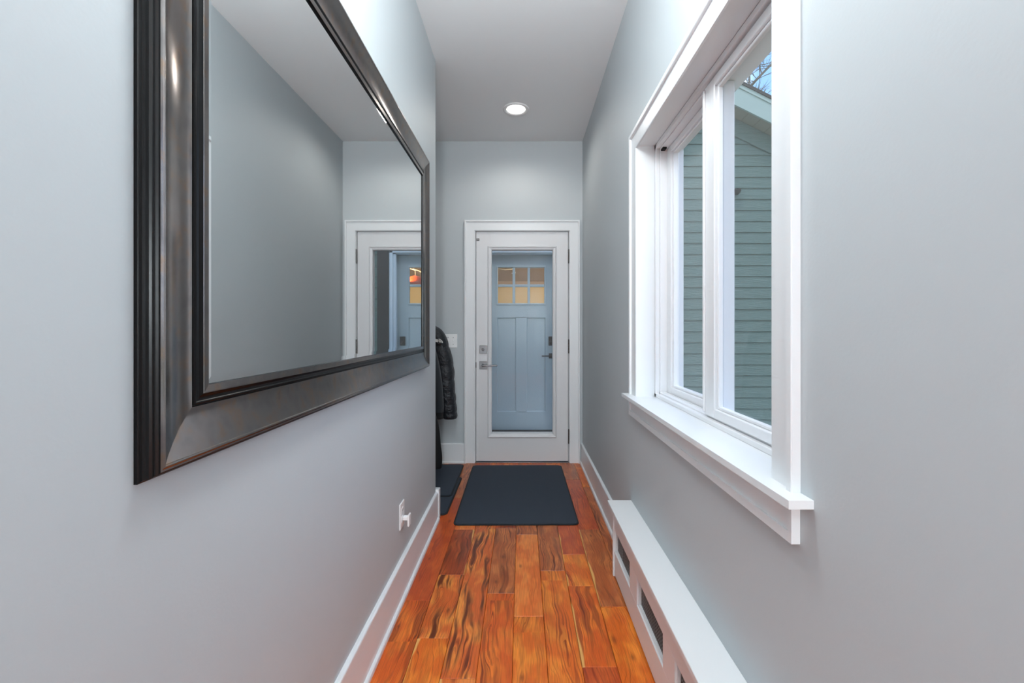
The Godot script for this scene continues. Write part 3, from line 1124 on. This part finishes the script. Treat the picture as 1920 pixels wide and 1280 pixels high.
# =====================================================================  outdoors
func build_outside() -> void:
	var st := mb()
	box(st, Vector3(-30, -0.5, 30), Vector3(40, -0.16, -40))
	struct("ground", st, M.lawn, "dry winter lawn around the house and the garage", "ground")
	st = mb()
	box(st, Vector3(-2.6, -0.16, BACK - 0.162), Vector3(3.4, -0.06, GARAGE + 0.015), 0.004)
	struct("path", st, M.concrete, "concrete walk between the hallway door and the blue garage door", "path")
	var t := thing("bare_tree", "tall leafless tree with grey branches behind the garage roof", "tree", Vector3(5.2, -0.16, -12.0))
	var base := t.position
	st = mb()
	var tr := PackedVector3Array([Vector3(0, 0, 0), Vector3(0.05, 2.5, 0.1), Vector3(-0.1, 5.0, 0.0), Vector3(-0.05, 6.8, 0.1), Vector3(0.15, 8.3, 0.0), Vector3(0.1, 9.8, 0)])
	tube(st, tr, [0.24, 0.19, 0.15, 0.11, 0.07, 0.03], 12)
	obj("trunk", st, M.bark, t)
	rng.seed = 41
	var limbs := [
		[[1372.0, 176.0], [1381.0, 155.0], [1384.0, 140.0], [1392.0, 125.0], [1410.0, 110.0], [1430.0, 98.0], [1448.0, 86.0], [1475.0, 60.0], [1500.0, 30.0]],
		[[1388.0, 188.0], [1402.0, 168.0], [1416.0, 152.0], [1430.0, 137.0], [1446.0, 121.0], [1470.0, 92.0], [1490.0, 75.0]],
		[[1402.0, 170.0], [1406.0, 150.0], [1405.0, 130.0], [1402.0, 105.0], [1408.0, 80.0]],
		[[1428.0, 140.0], [1424.0, 120.0], [1418.0, 100.0], [1415.0, 70.0]],
	]
	var thick := [0.036, 0.042, 0.02, 0.014]
	var twigs := mb()
	for i in limbs.size():
		st = mb()
		var path := PackedVector3Array()
		var radii := []
		if i < 2:
			path.append(Vector3(-0.05, 6.0 - 0.6 * i, 0.08))
			radii.append(thick[i] * 1.2)
		for j in limbs[i].size():
			var p: Array = limbs[i][j]
			var d := 12.0 + 0.25 * sin(i * 2.0 + j * 0.9)
			path.append(px(p[0], p[1], d) - base)
			radii.append(thick[i] * (1.0 - 0.6 * j / limbs[i].size()))
		tube(st, path, radii, 8)
		obj("branch", st, M.bark, t)
		for j in range(1, path.size()):
			for k in 3:
				var s := path[j - 1].lerp(path[j], rng.randf())
				twig(twigs, s, Vector3(rng.randf_range(-1, 1), rng.randf_range(-0.2, 1), rng.randf_range(-1, 1)).normalized(), rng.randf_range(0.5, 1.1), 0.009, 2)
	for k in 14:              # limbs above and to the side of what the window shows
		var f := rng.randf_range(0.45, 0.98)
		var s := tr[int(f * 5.0)].lerp(tr[mini(int(f * 5.0) + 1, 5)], f * 5.0 - int(f * 5.0))
		var a := rng.randf() * TAU
		st = mb()
		var dir := Vector3(cos(a), rng.randf_range(0.3, 0.9), sin(a)).normalized()
		var p2 := s + dir * 0.9
		var p3 := p2 + (dir + Vector3(rng.randf_range(-0.4, 0.4), 0.25, rng.randf_range(-0.4, 0.4))).normalized() * 1.0
		tube(st, PackedVector3Array([s, p2, p3]), [0.05, 0.03, 0.012], 7)
		obj("branch", st, M.bark, t)
		for j in 5:
			twig(twigs, s.lerp(p3, rng.randf_range(0.4, 1.0)), (dir + Vector3(rng.randf_range(-0.8, 0.8), rng.randf_range(-0.3, 0.8), rng.randf_range(-0.8, 0.8))).normalized(), rng.randf_range(0.5, 1.1), 0.01, 2)
	var tw := obj("twigs", twigs, M.bark, t)
	tw.set_meta("kind", "stuff")


func twig(st: SurfaceTool, s: Vector3, dir: Vector3, len: float, r: float, depth: int) -> void:
	var side := Vector3(rng.randf_range(-0.5, 0.5), rng.randf_range(-0.2, 0.5), rng.randf_range(-0.5, 0.5))
	var m := s + dir * len * 0.5
	var e := m + (dir + side * 0.7).normalized() * len * 0.5
	tube(st, PackedVector3Array([s, m, e]), [r, r * 0.7, r * 0.3], 5)
	if depth > 0:
		for k in 3:
			var p := s.lerp(m, rng.randf()) if rng.randf() < 0.4 else m.lerp(e, rng.randf())
			twig(st, p, (dir + Vector3(rng.randf_range(-0.9, 0.9), rng.randf_range(-0.3, 0.9), rng.randf_range(-0.9, 0.9))).normalized(), len * 0.55, r * 0.6, depth - 1)


# =====================================================================  lamps
func downlight(at: Vector3, energy: float) -> void:
	var o := thing("recessed_light", "round recessed ceiling light glowing in front of the glazed door", "ceiling light", at)
	var st := mb()
	lathe(st, pts([0.0985, 0.0, 0.0975, -0.004, 0.093, -0.0065, 0.080, -0.007, 0.074, -0.004, 0.070, -0.001, 0.070, 0.0]), Vector3.ZERO, Vector3.UP, 48)
	obj("trim_ring", st, M.white_plastic, o)
	st = mb()
	lathe(st, pts([0.0, -0.003, 0.050, -0.0028, 0.069, -0.001, 0.070, 0.0]), Vector3.ZERO, Vector3.UP, 48)
	obj("lens", st, M.lens_glow, o)
	var l := SpotLight3D.new()
	l.name = "downlight_lamp"
	l.light_color = Color(1.0, 0.985, 0.96)
	l.light_energy = energy
	l.light_size = 0.06
	l.spot_range = 12
	l.spot_attenuation = 2.0
	l.spot_angle = 80
	l.spot_angle_attenuation = 0.6
	l.shadow_enabled = true
	l.position = Vector3(0, -0.012, 0)
	l.rotation_degrees = Vector3(-90, 0, 0)
	o.add_child(l)


func unseen_globe_lamp(at: Vector3, energy: float, label: String) -> void:  # pendant out of view, placed to light walls and ceiling
	var o := thing("unseen_globe_lamp", label, "pendant lamp", at)
	var st := mb()
	lathe(st, pts([0.0, -0.02, 0.055, -0.02, 0.06, -0.012, 0.06, 0.0]), Vector3.ZERO, Vector3.UP, 28)
	lathe(st, pts([0.008, -0.02, 0.008, -0.24]), Vector3.ZERO, Vector3.UP, 12)
	obj("rod", st, M.nickel, o)
	st = mb()
	var prof := PackedVector2Array()
	for i in 17:
		var a := PI * i / 16.0
		prof.append(Vector2(sin(a) * 0.18, -0.42 + cos(a) * 0.18))
	prof[0].x = 0.0
	prof[16].x = 0.0
	lathe(st, prof, Vector3.ZERO, Vector3.UP, 32)
	obj("globe", st, M.globe_glow, o)
	var l := OmniLight3D.new()
	l.name = "unseen_globe_light"
	l.light_color = LAMP
	l.light_energy = energy
	l.light_size = 0.17
	l.omni_range = 15
	l.omni_attenuation = 2.0
	l.shadow_enabled = true
	l.position = Vector3(0, -0.42, 0)
	o.add_child(l)


func added_fill_lamp(at: Vector3, energy: float) -> void:
	var o := thing("added_fill_lamp", "added globe fill lamp on a stand behind the hallway, out of view", "floor lamp", at)  # fill lamp added behind the camera to brighten the hallway
	var st := mb()
	lathe(st, pts([0.0, 0.0, 0.14, 0.0, 0.14, 0.012, 0.13, 0.02, 0.0, 0.024]), Vector3.ZERO, Vector3.UP, 32)
	obj("base", st, M.black_metal, o)
	st = mb()
	lathe(st, pts([0.011, 0.02, 0.011, 1.40, 0.04, 1.41, 0.045, 1.425]), Vector3.ZERO, Vector3.UP, 14)
	obj("pole", st, M.black_metal, o)
	st = mb()
	var prof := PackedVector2Array()
	for i in 17:
		var a := PI * i / 16.0
		prof.append(Vector2(maxf(sin(a) * 0.14, 0.0) if i % 16 else 0.0, 1.55 - cos(a) * 0.14))
	lathe(st, prof, Vector3.ZERO, Vector3.UP, 32)
	obj("globe", st, M.globe_glow, o)
	var l := OmniLight3D.new()
	l.name = "added_fill_light"
	l.light_color = LAMP
	l.light_energy = energy
	l.light_size = 0.13
	l.omni_range = 15
	l.omni_attenuation = 2.0
	l.shadow_enabled = true
	l.position = Vector3(0, 1.55, 0)
	o.add_child(l)


# =====================================================================  mirror
func build_mirror() -> void:
	var z0 := -0.602
	var z1 := -2.413
	var y0 := EYE - 0.215
	var y1 := EYE + 0.926
	var o := thing("wall_mirror", "large wall mirror in a wide stepped dark bronze frame", "mirror", Vector3(LEFT, y0, (z0 + z1) / 2.0))
	var off := -o.position
	var rim := pts([0.0, 0.0, 0.0, 0.005, 0.001, 0.0065, 0.0025, 0.007, 0.004, 0.0085, 0.005, 0.012, 0.0055, 0.0165, 0.0068, 0.0195, 0.0075, 0.0205, 0.0088, 0.0208, 0.0092, 0.0225, 0.0105, 0.0258, 0.0125, 0.0270])
	var face := pts([0.0125, 0.0270, 0.0140, 0.0272, 0.0165, 0.0272, 0.0185, 0.0285, 0.0205, 0.0282, 0.0222, 0.0265, 0.032, 0.0222, 0.046, 0.0176, 0.060, 0.0143, 0.074, 0.0122, 0.084, 0.0117, 0.0905, 0.0122])
	var lip := pts([0.0905, 0.0122, 0.0912, 0.0100, 0.0925, 0.0100, 0.0935, 0.0130, 0.0955, 0.0145, 0.0975, 0.0142, 0.0990, 0.0128, 0.1010, 0.0122, 0.1040, 0.0130, 0.1075, 0.0150, 0.1095, 0.0165])
	var flat := pts([0.1095, 0.0165, 0.1110, 0.0168, 0.1225, 0.0160])
	var edge := pts([0.1225, 0.0160, 0.1235, 0.0115, 0.1235, 0.0])
	var sides := [
		[Vector3(LEFT, y0, z0), Vector3(LEFT, y1, z0), Vector3.FORWARD],
		[Vector3(LEFT, y0, z1), Vector3(LEFT, y1, z1), Vector3.BACK],
		[Vector3(LEFT, y0, z0), Vector3(LEFT, y0, z1), Vector3.UP],
		[Vector3(LEFT, y1, z0), Vector3(LEFT, y1, z1), Vector3.DOWN],
	]
	for s in sides:
		var n := Node3D.new()
		n.name = "frame_side"
		o.add_child(n, true)
		for q in [["outer_rim", rim, M.rim_glaze_shade], ["panel", face, M.bronze], ["inner_bead", lip, M.rim_glaze_shade], ["inner_edge", flat, M.bronze]]:
			var st := mb()
			casing_open(st, q[1], s[0] + off, s[1] + off, s[2], Vector3.RIGHT)
			if q[0] == "inner_bead":
				casing_open(st, edge, s[0] + off, s[1] + off, s[2], Vector3.RIGHT)
			obj(q[0], st, q[2], n)
	# bevelled glass
	var e := 0.1225
	var b := e + 0.0125
	var st := mb()
	var xo := LEFT + 0.0105
	var xi := LEFT + 0.0108
	var oc := [Vector3(xo, y0 + e, z0 - e), Vector3(xo, y0 + e, z1 + e), Vector3(xo, y1 - e, z1 + e), Vector3(xo, y1 - e, z0 - e)]
	var ic := [Vector3(xi, y0 + b, z0 - b), Vector3(xi, y0 + b, z1 + b), Vector3(xi, y1 - b, z1 + b), Vector3(xi, y1 - b, z0 - b)]
	for i in 4:
		oc[i] += off
		ic[i] += off
	quad(st, ic[0], ic[1], ic[2], ic[3])
	for i in 4:
		var j := (i + 1) % 4
		quad(st, oc[i], oc[j], ic[j], ic[i])
		var w := Vector3(-0.008, 0, 0)
		quad(st, oc[j], oc[i], oc[i] + w, oc[j] + w)
	obj("mirror_glass", st, M.mirror_silver, o)


func casing_open(st: SurfaceTool, prof: PackedVector2Array, a: Vector3, b: Vector3, inn: Vector3, out: Vector3) -> void:   # mitred at both ends, smooth along the profile where it bends gently
	var dir := (b - a).normalized()
	var at := func(p: Vector2, end: int) -> Vector3:
		return (a + dir * p.x if end == 0 else b - dir * p.x) + inn * p.x + out * p.y
	var flip := dir.cross(inn).dot(out) < 0.0
	st.set_smooth_group(-1)
	for i in prof.size() - 1:
		if prof.size() == 12:
			st.set_smooth_group(1 if i >= 5 else 2)
		var q := [at.call(prof[i], 0), at.call(prof[i], 1), at.call(prof[i + 1], 1), at.call(prof[i + 1], 0)]
		if flip:
			quad(st, q[3], q[2], q[1], q[0])
		else:
			quad(st, q[0], q[1], q[2], q[3])
	st.set_smooth_group(-1)


# =====================================================================  radiator cover
func build_radiator_cover() -> void:
	var o := thing("radiator_cover", "long low white radiator cover with wire mesh openings under the window", "radiator cover", Vector3(RIGHT, 0, -1.1))
	var off := -o.position
	var near := 0.05
	var far := 2.10
	var st := mb()
	box(st, Vector3(0.416, 0.327, -near) + off, Vector3(RIGHT, 0.345, -2.132) + off, 0.0015)
	obj("top_board", st, M.trim_paint, o)
	var xf := 0.440
	var xb := 0.456
	var opens := [[0.122, 0.433], [0.537, 0.848], [0.952, 1.263], [1.367, 1.678], [1.789, 2.083]]
	st = mb()
	box(st, Vector3(xf, 0.010, -near) + off, Vector3(xb, 0.119, -far) + off, 0.001)
	obj("bottom_rail", st, M.trim_paint, o)
	st = mb()
	box(st, Vector3(xf, 0.226, -near) + off, Vector3(xb, 0.327, -far) + off, 0.001)
	obj("top_rail", st, M.trim_paint, o)
	var edge := near
	for i in opens.size() + 1:
		var b: float = opens[i][0] if i < opens.size() else far
		st = mb()
		box(st, Vector3(xf, 0.119, -edge) + off, Vector3(xb, 0.226, -b) + off)
		obj("stile", st, M.trim_paint, o)
		if i < opens.size():
			edge = opens[i][1]
	for q in opens:
		st = mb()
		var a: float = q[0]
		var b: float = q[1]
		box(st, Vector3(xf + 0.006, 0.119, -a) + off, Vector3(xb, 0.125, -b) + off)
		box(st, Vector3(xf + 0.006, 0.226, -a) + off, Vector3(xb, 0.220, -b) + off)
		box(st, Vector3(xf + 0.006, 0.119, -a) + off, Vector3(xb, 0.226, -a - 0.006) + off)
		box(st, Vector3(xf + 0.006, 0.119, -b) + off, Vector3(xb, 0.226, -b + 0.006) + off)
		obj("bead", st, M.trim_paint, o)
		st = mb()
		var w := 0.0010
		var x := xb - 0.001
		var step := 0.0125
		var k := a
		while k < b:
			box(st, Vector3(x, 0.122, -k - w) + off, Vector3(x + 0.0016, 0.223, -k + w) + off)
			k += step
		var y := 0.127
		while y < 0.222:
			box(st, Vector3(x + 0.001, y - w, -a) + off, Vector3(x + 0.0026, y + w, -b) + off)
			y += step
		var g := obj("grille", st, M.grille_metal, o)
		g.set_meta("kind", "stuff")
	st = mb()
	box(st, Vector3(xf + 0.04, 0.02, -near - 0.01) + off, Vector3(xf + 0.045, 0.32, -far + 0.02) + off)
	obj("inner_shade_sheet", st, M.dark_gap, o)  # dark sheet standing in for the shaded space behind the mesh
	st = mb()
	box(st, Vector3(xb, 0.0, -far) + off, Vector3(RIGHT, 0.327, -far + 0.016) + off, 0.001)
	obj("end_panel", st, M.trim_paint, o)
	st = mb()
	box(st, Vector3(xb, 0.0, -near - 0.016) + off, Vector3(RIGHT, 0.327, -near) + off, 0.001)
	obj("end_panel", st, M.trim_paint, o)
	st = mb()
	box(st, Vector3(xf - 0.006, 0.0, -far) + off, Vector3(xf + 0.004, 0.327, -far + 0.014) + off, 0.001)
	obj("corner_strip", st, M.trim_paint, o)


# =====================================================================  small fittings
func build_outlet() -> void:
	var y := EYE - 0.822
	var o := thing("wall_outlet", "white duplex outlet plate low on the mirror wall above the baseboard", "outlet", Vector3(LEFT, y, -1.934))
	var st := mb()
	box(st, Vector3(0, -0.057, 0.035), Vector3(0.006, 0.057, -0.035), 0.003)
	obj("cover_plate", st, M.white_plastic, o)
	for s in [-1.0, 1.0]:
		st = mb()
		extrude(st, round_rect(-0.017, s * 0.0195 - 0.0145, 0.017, s * 0.0195 + 0.0145, 0.010), Vector3(0.006, 0, 0), Vector3.BACK, Vector3.UP, Vector3(0.0015, 0, 0))
		obj("socket", st, M.white_plastic, o)
	for s in [-1.0, 1.0]:
		st = mb()
		box(st, Vector3(0.0070, 0.0195 - 0.001, s * 0.0065 - 0.001), Vector3(0.0078, 0.0195 + 0.007, s * 0.0065 + 0.001))
		obj("slot", st, M.dark_gap, o)
	var p := thing("plug_adapter", "white plug-in adapter sticking out of the lower socket of the wall outlet", "plug", Vector3(LEFT + 0.0076, y - 0.018, -1.940))
	st = mb()
	box(st, Vector3(0, -0.008, 0.010), Vector3(0.024, 0.010, -0.012), 0.003)
	obj("neck", st, M.white_plastic, p)
	st = mb()
	box(st, Vector3(0.022, -0.032, 0.016), Vector3(0.030, 0.018, -0.018), 0.002)
	obj("face", st, M.white_plastic, p)


func build_switch() -> void:
	var o := thing("light_switch", "white double light switch plate on the end wall beside the black jacket", "switch", Vector3(-0.629, EYE - 0.108, BACK))
	var st := mb()
	box(st, Vector3(-0.0575, -0.060, 0), Vector3(0.0575, 0.060, 0.006), 0.003)
	obj("cover_plate", st, M.white_plastic, o)
	for s in [-1.0, 1.0]:
		st = mb()
		box(st, Vector3(s * 0.023 - 0.005, -0.012, 0.006), Vector3(s * 0.023 + 0.005, 0.012, 0.008))
		box(st, Vector3(s * 0.023 - 0.004, -0.002, 0.006), Vector3(s * 0.023 + 0.004, 0.008, 0.019), 0.0015)
		obj("toggle", st, M.white_plastic, o)
		for v in [-0.030, 0.030]:
			st = mb()
			lathe(st, pts([0.0, 0.0015, 0.003, 0.001, 0.0035, 0.0]), Vector3(s * 0.023, v, 0.006), Vector3.BACK, 10)
			obj("screw", st, M.nickel, o)


func floor_mat(label: String, x0: float, x1: float, za: float, zb: float, lift: float, turn: float) -> void:
	var c := Vector3((x0 + x1) / 2.0, lift, -(za + zb) / 2.0)
	var o := thing("floor_mat", label, "mat", c, "charcoal entrance mats")
	o.rotation_degrees.y = turn
	var hx := (x1 - x0) / 2.0
	var hz := (zb - za) / 2.0
	var st := mb()
	extrude(st, round_rect(-hx, -hz, hx, hz, 0.035), Vector3(0, 0, 0), Vector3.RIGHT, Vector3.FORWARD, Vector3(0, 0.004, 0))
	obj("rubber_edge", st, M.mat_rubber, o)
	st = mb()
	extrude(st, round_rect(-hx + 0.010, -hz + 0.010, hx - 0.010, hz - 0.010, 0.030), Vector3(0, 0.004, 0), Vector3.RIGHT, Vector3.FORWARD, Vector3(0, 0.004, 0))
	obj("pile", st, M.mat_felt, o)


func build_mats() -> void:
	floor_mat("charcoal doormat lying alone in front of the glazed door", -0.420, 0.341, 2.622, 3.765, 0.0005, 0.4)
	floor_mat("lower charcoal mat on the alcove floor, partly covered by another mat", -1.23, -0.474, 2.765, 3.47, 0.0005, -0.3)
	floor_mat("upper charcoal mat under the coats, lapping over another mat", -1.25, -0.494, 3.043, 3.757, 0.0093, 0.6)


# =====================================================================  coats on hooks
func loft(st: SurfaceTool, rows: Array, n: int, bulge: Callable) -> void:   # rows: [centre, half width, half depth]; closed rings round the vertical
	st.set_smooth_group(1)
	var rings := []
	for i in rows.size():
		var ring := []
		for k in n:
			ring.append(loft_point(rows[i], TAU * k / n, bulge))
		rings.append(ring)
	for i in rows.size() - 1:
		for k in n:
			var l := (k + 1) % n
			quad(st, rings[i][l], rings[i][k], rings[i + 1][k], rings[i + 1][l])
	for k in range(1, n - 1):
		tri(st, rings[0][0], rings[0][k], rings[0][k + 1])
		tri(st, rings[-1][0], rings[-1][k + 1], rings[-1][k])
	st.set_smooth_group(-1)


func loft_point(row: Array, a: float, bulge: Callable) -> Vector3:
	var c: Vector3 = row[0]
	var ca := cos(a)
	var sa := sin(a)
	var f: float = bulge.call(c.y, a)
	var x := signf(ca) * pow(absf(ca), 0.75)
	var z := signf(sa) * pow(absf(sa), 0.85)
	return c + Vector3(x * float(row[1]) * f, 0, z * float(row[2]) * f)


func smooth_rows(keys: Array, n: int) -> Array:   # keys: [y, centre x, centre z, half width, half depth] from the top down
	var out := []
	for i in n + 1:
		var f := float(i) / n * (keys.size() - 1)
		var k := mini(int(f), keys.size() - 2)
		var t := f - k
		var q := []
		for c in 5:
			var p0: float = keys[maxi(k - 1, 0)][c]
			var p1: float = keys[k][c]
			var p2: float = keys[k + 1][c]
			var p3: float = keys[mini(k + 2, keys.size() - 1)][c]
			q.append(cubic_interpolate(p1, p2, p0, p3, t))
		out.append([Vector3(q[1], q[0], q[2]), maxf(q[3], 0.004), maxf(q[4], 0.004)])
	return out


func build_coats() -> void:
	# rail with hooks behind the coats
	var rail := thing("coat_rail", "white board with metal hooks carrying the coats on the alcove wall", "coat rail", Vector3(-1.1, 1.46, BACK))
	var st := mb()
	box(st, Vector3(-0.5, -0.045, 0), Vector3(0.22, 0.045, 0.018), 0.003)
	obj("board", st, M.trim_paint, rail)
	for x in [-0.30, -0.02, 0.16]:
		st = mb()
		tube(st, PackedVector3Array([Vector3(x, 0.02, 0.018), Vector3(x, 0.0, 0.05), Vector3(x, -0.02, 0.08), Vector3(x, 0.0, 0.11), Vector3(x, 0.03, 0.115)]), [0.006, 0.006, 0.006, 0.006, 0.007], 8)
		obj("hook", st, M.nickel, rail)
	var wob := FastNoiseLite.new()
	wob.seed = 5
	wob.frequency = 1.0
	var puffs := func(seams: Array, amp: float) -> Callable:
		return func(y: float, a: float) -> float:
			var best := 1.0
			for i in seams.size() - 1:
				if y <= seams[i] and y >= seams[i + 1]:
					var t: float = (seams[i] - y) / (seams[i] - seams[i + 1])
					best = pow(absf(sin(PI * t)), 0.4)
			return 1.0 - amp * (1.0 - best) + 0.035 * wob.get_noise_3d(cos(a) * 2.2, y * 9.0, sin(a) * 2.2)
	# ---- padded jacket
	var j := thing("padded_jacket", "black quilted puffer jacket with a white emblem hanging beside the switch plate", "jacket", Vector3(-0.94, 0.40, -3.70))
	var off := -j.position
	var shift := func(rows: Array, by: Vector3) -> Array: return rows.map(func(r): return [r[0] + by, r[1], r[2]])
	var body := smooth_rows([[1.36, -0.94, -3.72, 0.05, 0.05], [1.31, -0.94, -3.715, 0.085, 0.07], [1.26, -0.94, -3.71, 0.135, 0.085], [1.205, -0.94, -3.705, 0.205, 0.095], [1.15, -0.94, -3.70, 0.235, 0.105], [1.02, -0.94, -3.70, 0.255, 0.115], [0.80, -0.94, -3.70, 0.265, 0.115], [0.60, -0.94, -3.70, 0.27, 0.11], [0.52, -0.94, -3.70, 0.255, 0.10]], 64)
	var body_seams := [1.03, 0.93, 0.83, 0.73, 0.63, 0.52]
	var pf: Callable = puffs.call(body_seams.map(func(v): return v + off.y), 0.13)
	st = mb()
	loft(st, shift.call(body.filter(func(r): return r[0].y <= 1.035), off), 40, pf)
	obj("quilted_body", st, M.puffer_nylon, j)
	st = mb()
	loft(st, shift.call(body.filter(func(r): return r[0].y >= 1.02), off), 40, func(y, a): return 1.0 + 0.03 * wob.get_noise_3d(cos(a), y * 5.0, sin(a)))
	obj("yoke", st, M.puffer_yoke, j)
	for s in [1.0, -1.0]:
		var cx := func(x: float) -> float: return -0.94 + s * (x + 0.94)
		var keys := [[1.205, cx.call(-0.765), -3.70, 0.030, 0.05], [1.165, cx.call(-0.735), -3.695, 0.058, 0.075], [1.09, cx.call(-0.705), -3.69, 0.072, 0.09], [0.98, cx.call(-0.676), -3.685, 0.076, 0.092], [0.86, cx.call(-0.650), -3.68, 0.076, 0.09], [0.72, cx.call(-0.638), -3.675, 0.070, 0.085], [0.58, cx.call(-0.622), -3.675, 0.066, 0.08], [0.47, cx.call(-0.608), -3.675, 0.062, 0.075], [0.43, cx.call(-0.603), -3.675, 0.057, 0.07]]
		var sleeve := smooth_rows(keys, 72)
		var seams := [1.215, 1.03, 0.865, 0.755, 0.645, 0.56, 0.475, 0.425]
		st = mb()
		loft(st, shift.call(sleeve, off), 28, puffs.call(seams.map(func(v): return v + off.y), 0.14))
		obj("sleeve", st, M.puffer_nylon, j)
	# white emblem on the chest: a quarter dome of three arcs beside a lettering bar
	var em := Node3D.new()
	em.name = "emblem"
	j.add_child(em, true)
	var spot := Vector3(-0.688, 1.082, -3.60) + off
	st = mb()
	for i in 3:
		var r0 := 0.010 + 0.011 * i
		var arc := PackedVector2Array()
		for k in 9:
			var a := PI / 2.0 * k / 8.0
			arc.append(Vector2(cos(a) * (r0 + 0.0075), sin(a) * (r0 + 0.0075)))
		for k in range(8, -1, -1):
			var a := PI / 2.0 * k / 8.0
			arc.append(Vector2(cos(a) * r0, sin(a) * r0))
		extrude(st, arc, spot + Vector3(-0.002, -0.014, 0), Vector3(0.9, -0.18, -0.35), Vector3(0.1, 0.75, 0.1), Vector3(0.001, 0.0, 0.004))
	obj("arc_mark", st, M.logo_white, em)
	st = mb()
	extrude(st, rect_poly(-0.05, 0.0, -0.004, 0.030), spot + Vector3(-0.002, -0.014, 0), Vector3(0.9, -0.18, -0.2), Vector3(0.1, 0.75, 0.1), Vector3(0.001, 0.0, 0.004))
	obj("lettering_patch", st, M.logo_white, em)
	# ---- grey fleece in front
	var f := thing("fleece_jacket", "dark grey fleece jacket hanging in front of the puffer jacket", "jacket", Vector3(-0.98, 0.46, -3.50))
	off = -f.position
	var fold := func(y: float, a: float) -> float: return 1.0 + 0.06 * wob.get_noise_3d(cos(a) * 2.0, y * 2.0, sin(a) * 2.0)
	st = mb()
	loft(st, shift.call(smooth_rows([[1.34, -0.98, -3.56, 0.05, 0.04], [1.27, -0.98, -3.54, 0.10, 0.055], [1.19, -0.98, -3.53, 0.19, 0.058], [1.05, -0.98, -3.525, 0.22, 0.06], [0.80, -0.98, -3.52, 0.23, 0.06], [0.60, -0.98, -3.515, 0.235, 0.058]], 40), off), 36, fold)
	obj("body", st, M.fleece, f)
	for s in [1.0, -1.0]:
		var cx := func(x: float) -> float: return -0.98 + s * (x + 0.98)
		st = mb()
		loft(st, shift.call(smooth_rows([[1.19, cx.call(-0.80), -3.53, 0.03, 0.04], [1.13, cx.call(-0.775), -3.525, 0.05, 0.055], [0.98, cx.call(-0.735), -3.51, 0.056, 0.06], [0.80, cx.call(-0.695), -3.50, 0.054, 0.058], [0.62, cx.call(-0.672), -3.50, 0.048, 0.052], [0.52, cx.call(-0.665), -3.50, 0.042, 0.046]], 40), off), 24, fold)
		obj("sleeve", st, M.fleece, f)
		st = mb()
		loft(st, shift.call(smooth_rows([[0.525, cx.call(-0.665), -3.50, 0.041, 0.045], [0.50, cx.call(-0.664), -3.50, 0.039, 0.042], [0.47, cx.call(-0.662), -3.50, 0.037, 0.040]], 6), off), 24, fold)
		obj("cuff", st, M.coat_cloth, f)
	f.position.z += 0.035
	# ---- long black coat, nearest
	var c := thing("long_coat", "long plain black coat reaching almost to the floor under the jackets", "coat", Vector3(-0.95, 0.11, -3.38))
	off = -c.position
	var drape := func(y: float, a: float) -> float: return 1.0 + 0.05 * sin(a * 7.0 + 1.0) * clampf(1.3 - y, 0.0, 1.0) + 0.03 * wob.get_noise_3d(cos(a), y * 2.0, sin(a))
	st = mb()
	loft(st, shift.call(smooth_rows([[1.33, -1.00, -3.36, 0.04, 0.03], [1.25, -1.00, -3.36, 0.10, 0.035], [1.15, -1.00, -3.36, 0.18, 0.045], [0.95, -0.99, -3.36, 0.21, 0.050], [0.72, -0.98, -3.365, 0.25, 0.055], [0.50, -0.965, -3.37, 0.30, 0.06], [0.25, -0.955, -3.38, 0.325, 0.07], [0.14, -0.955, -3.38, 0.325, 0.068], [0.11, -0.955, -3.38, 0.315, 0.06]], 60), off), 56, drape)
	obj("body", st, M.coat_cloth, c)
	st = mb()
	box(st, Vector3(-0.668, 0.25, -3.312) + off, Vector3(-0.662, 0.30, -3.306) + off, 0.001)
	obj("zip_pull", st, M.nickel, c)
	c.position.z += 0.03
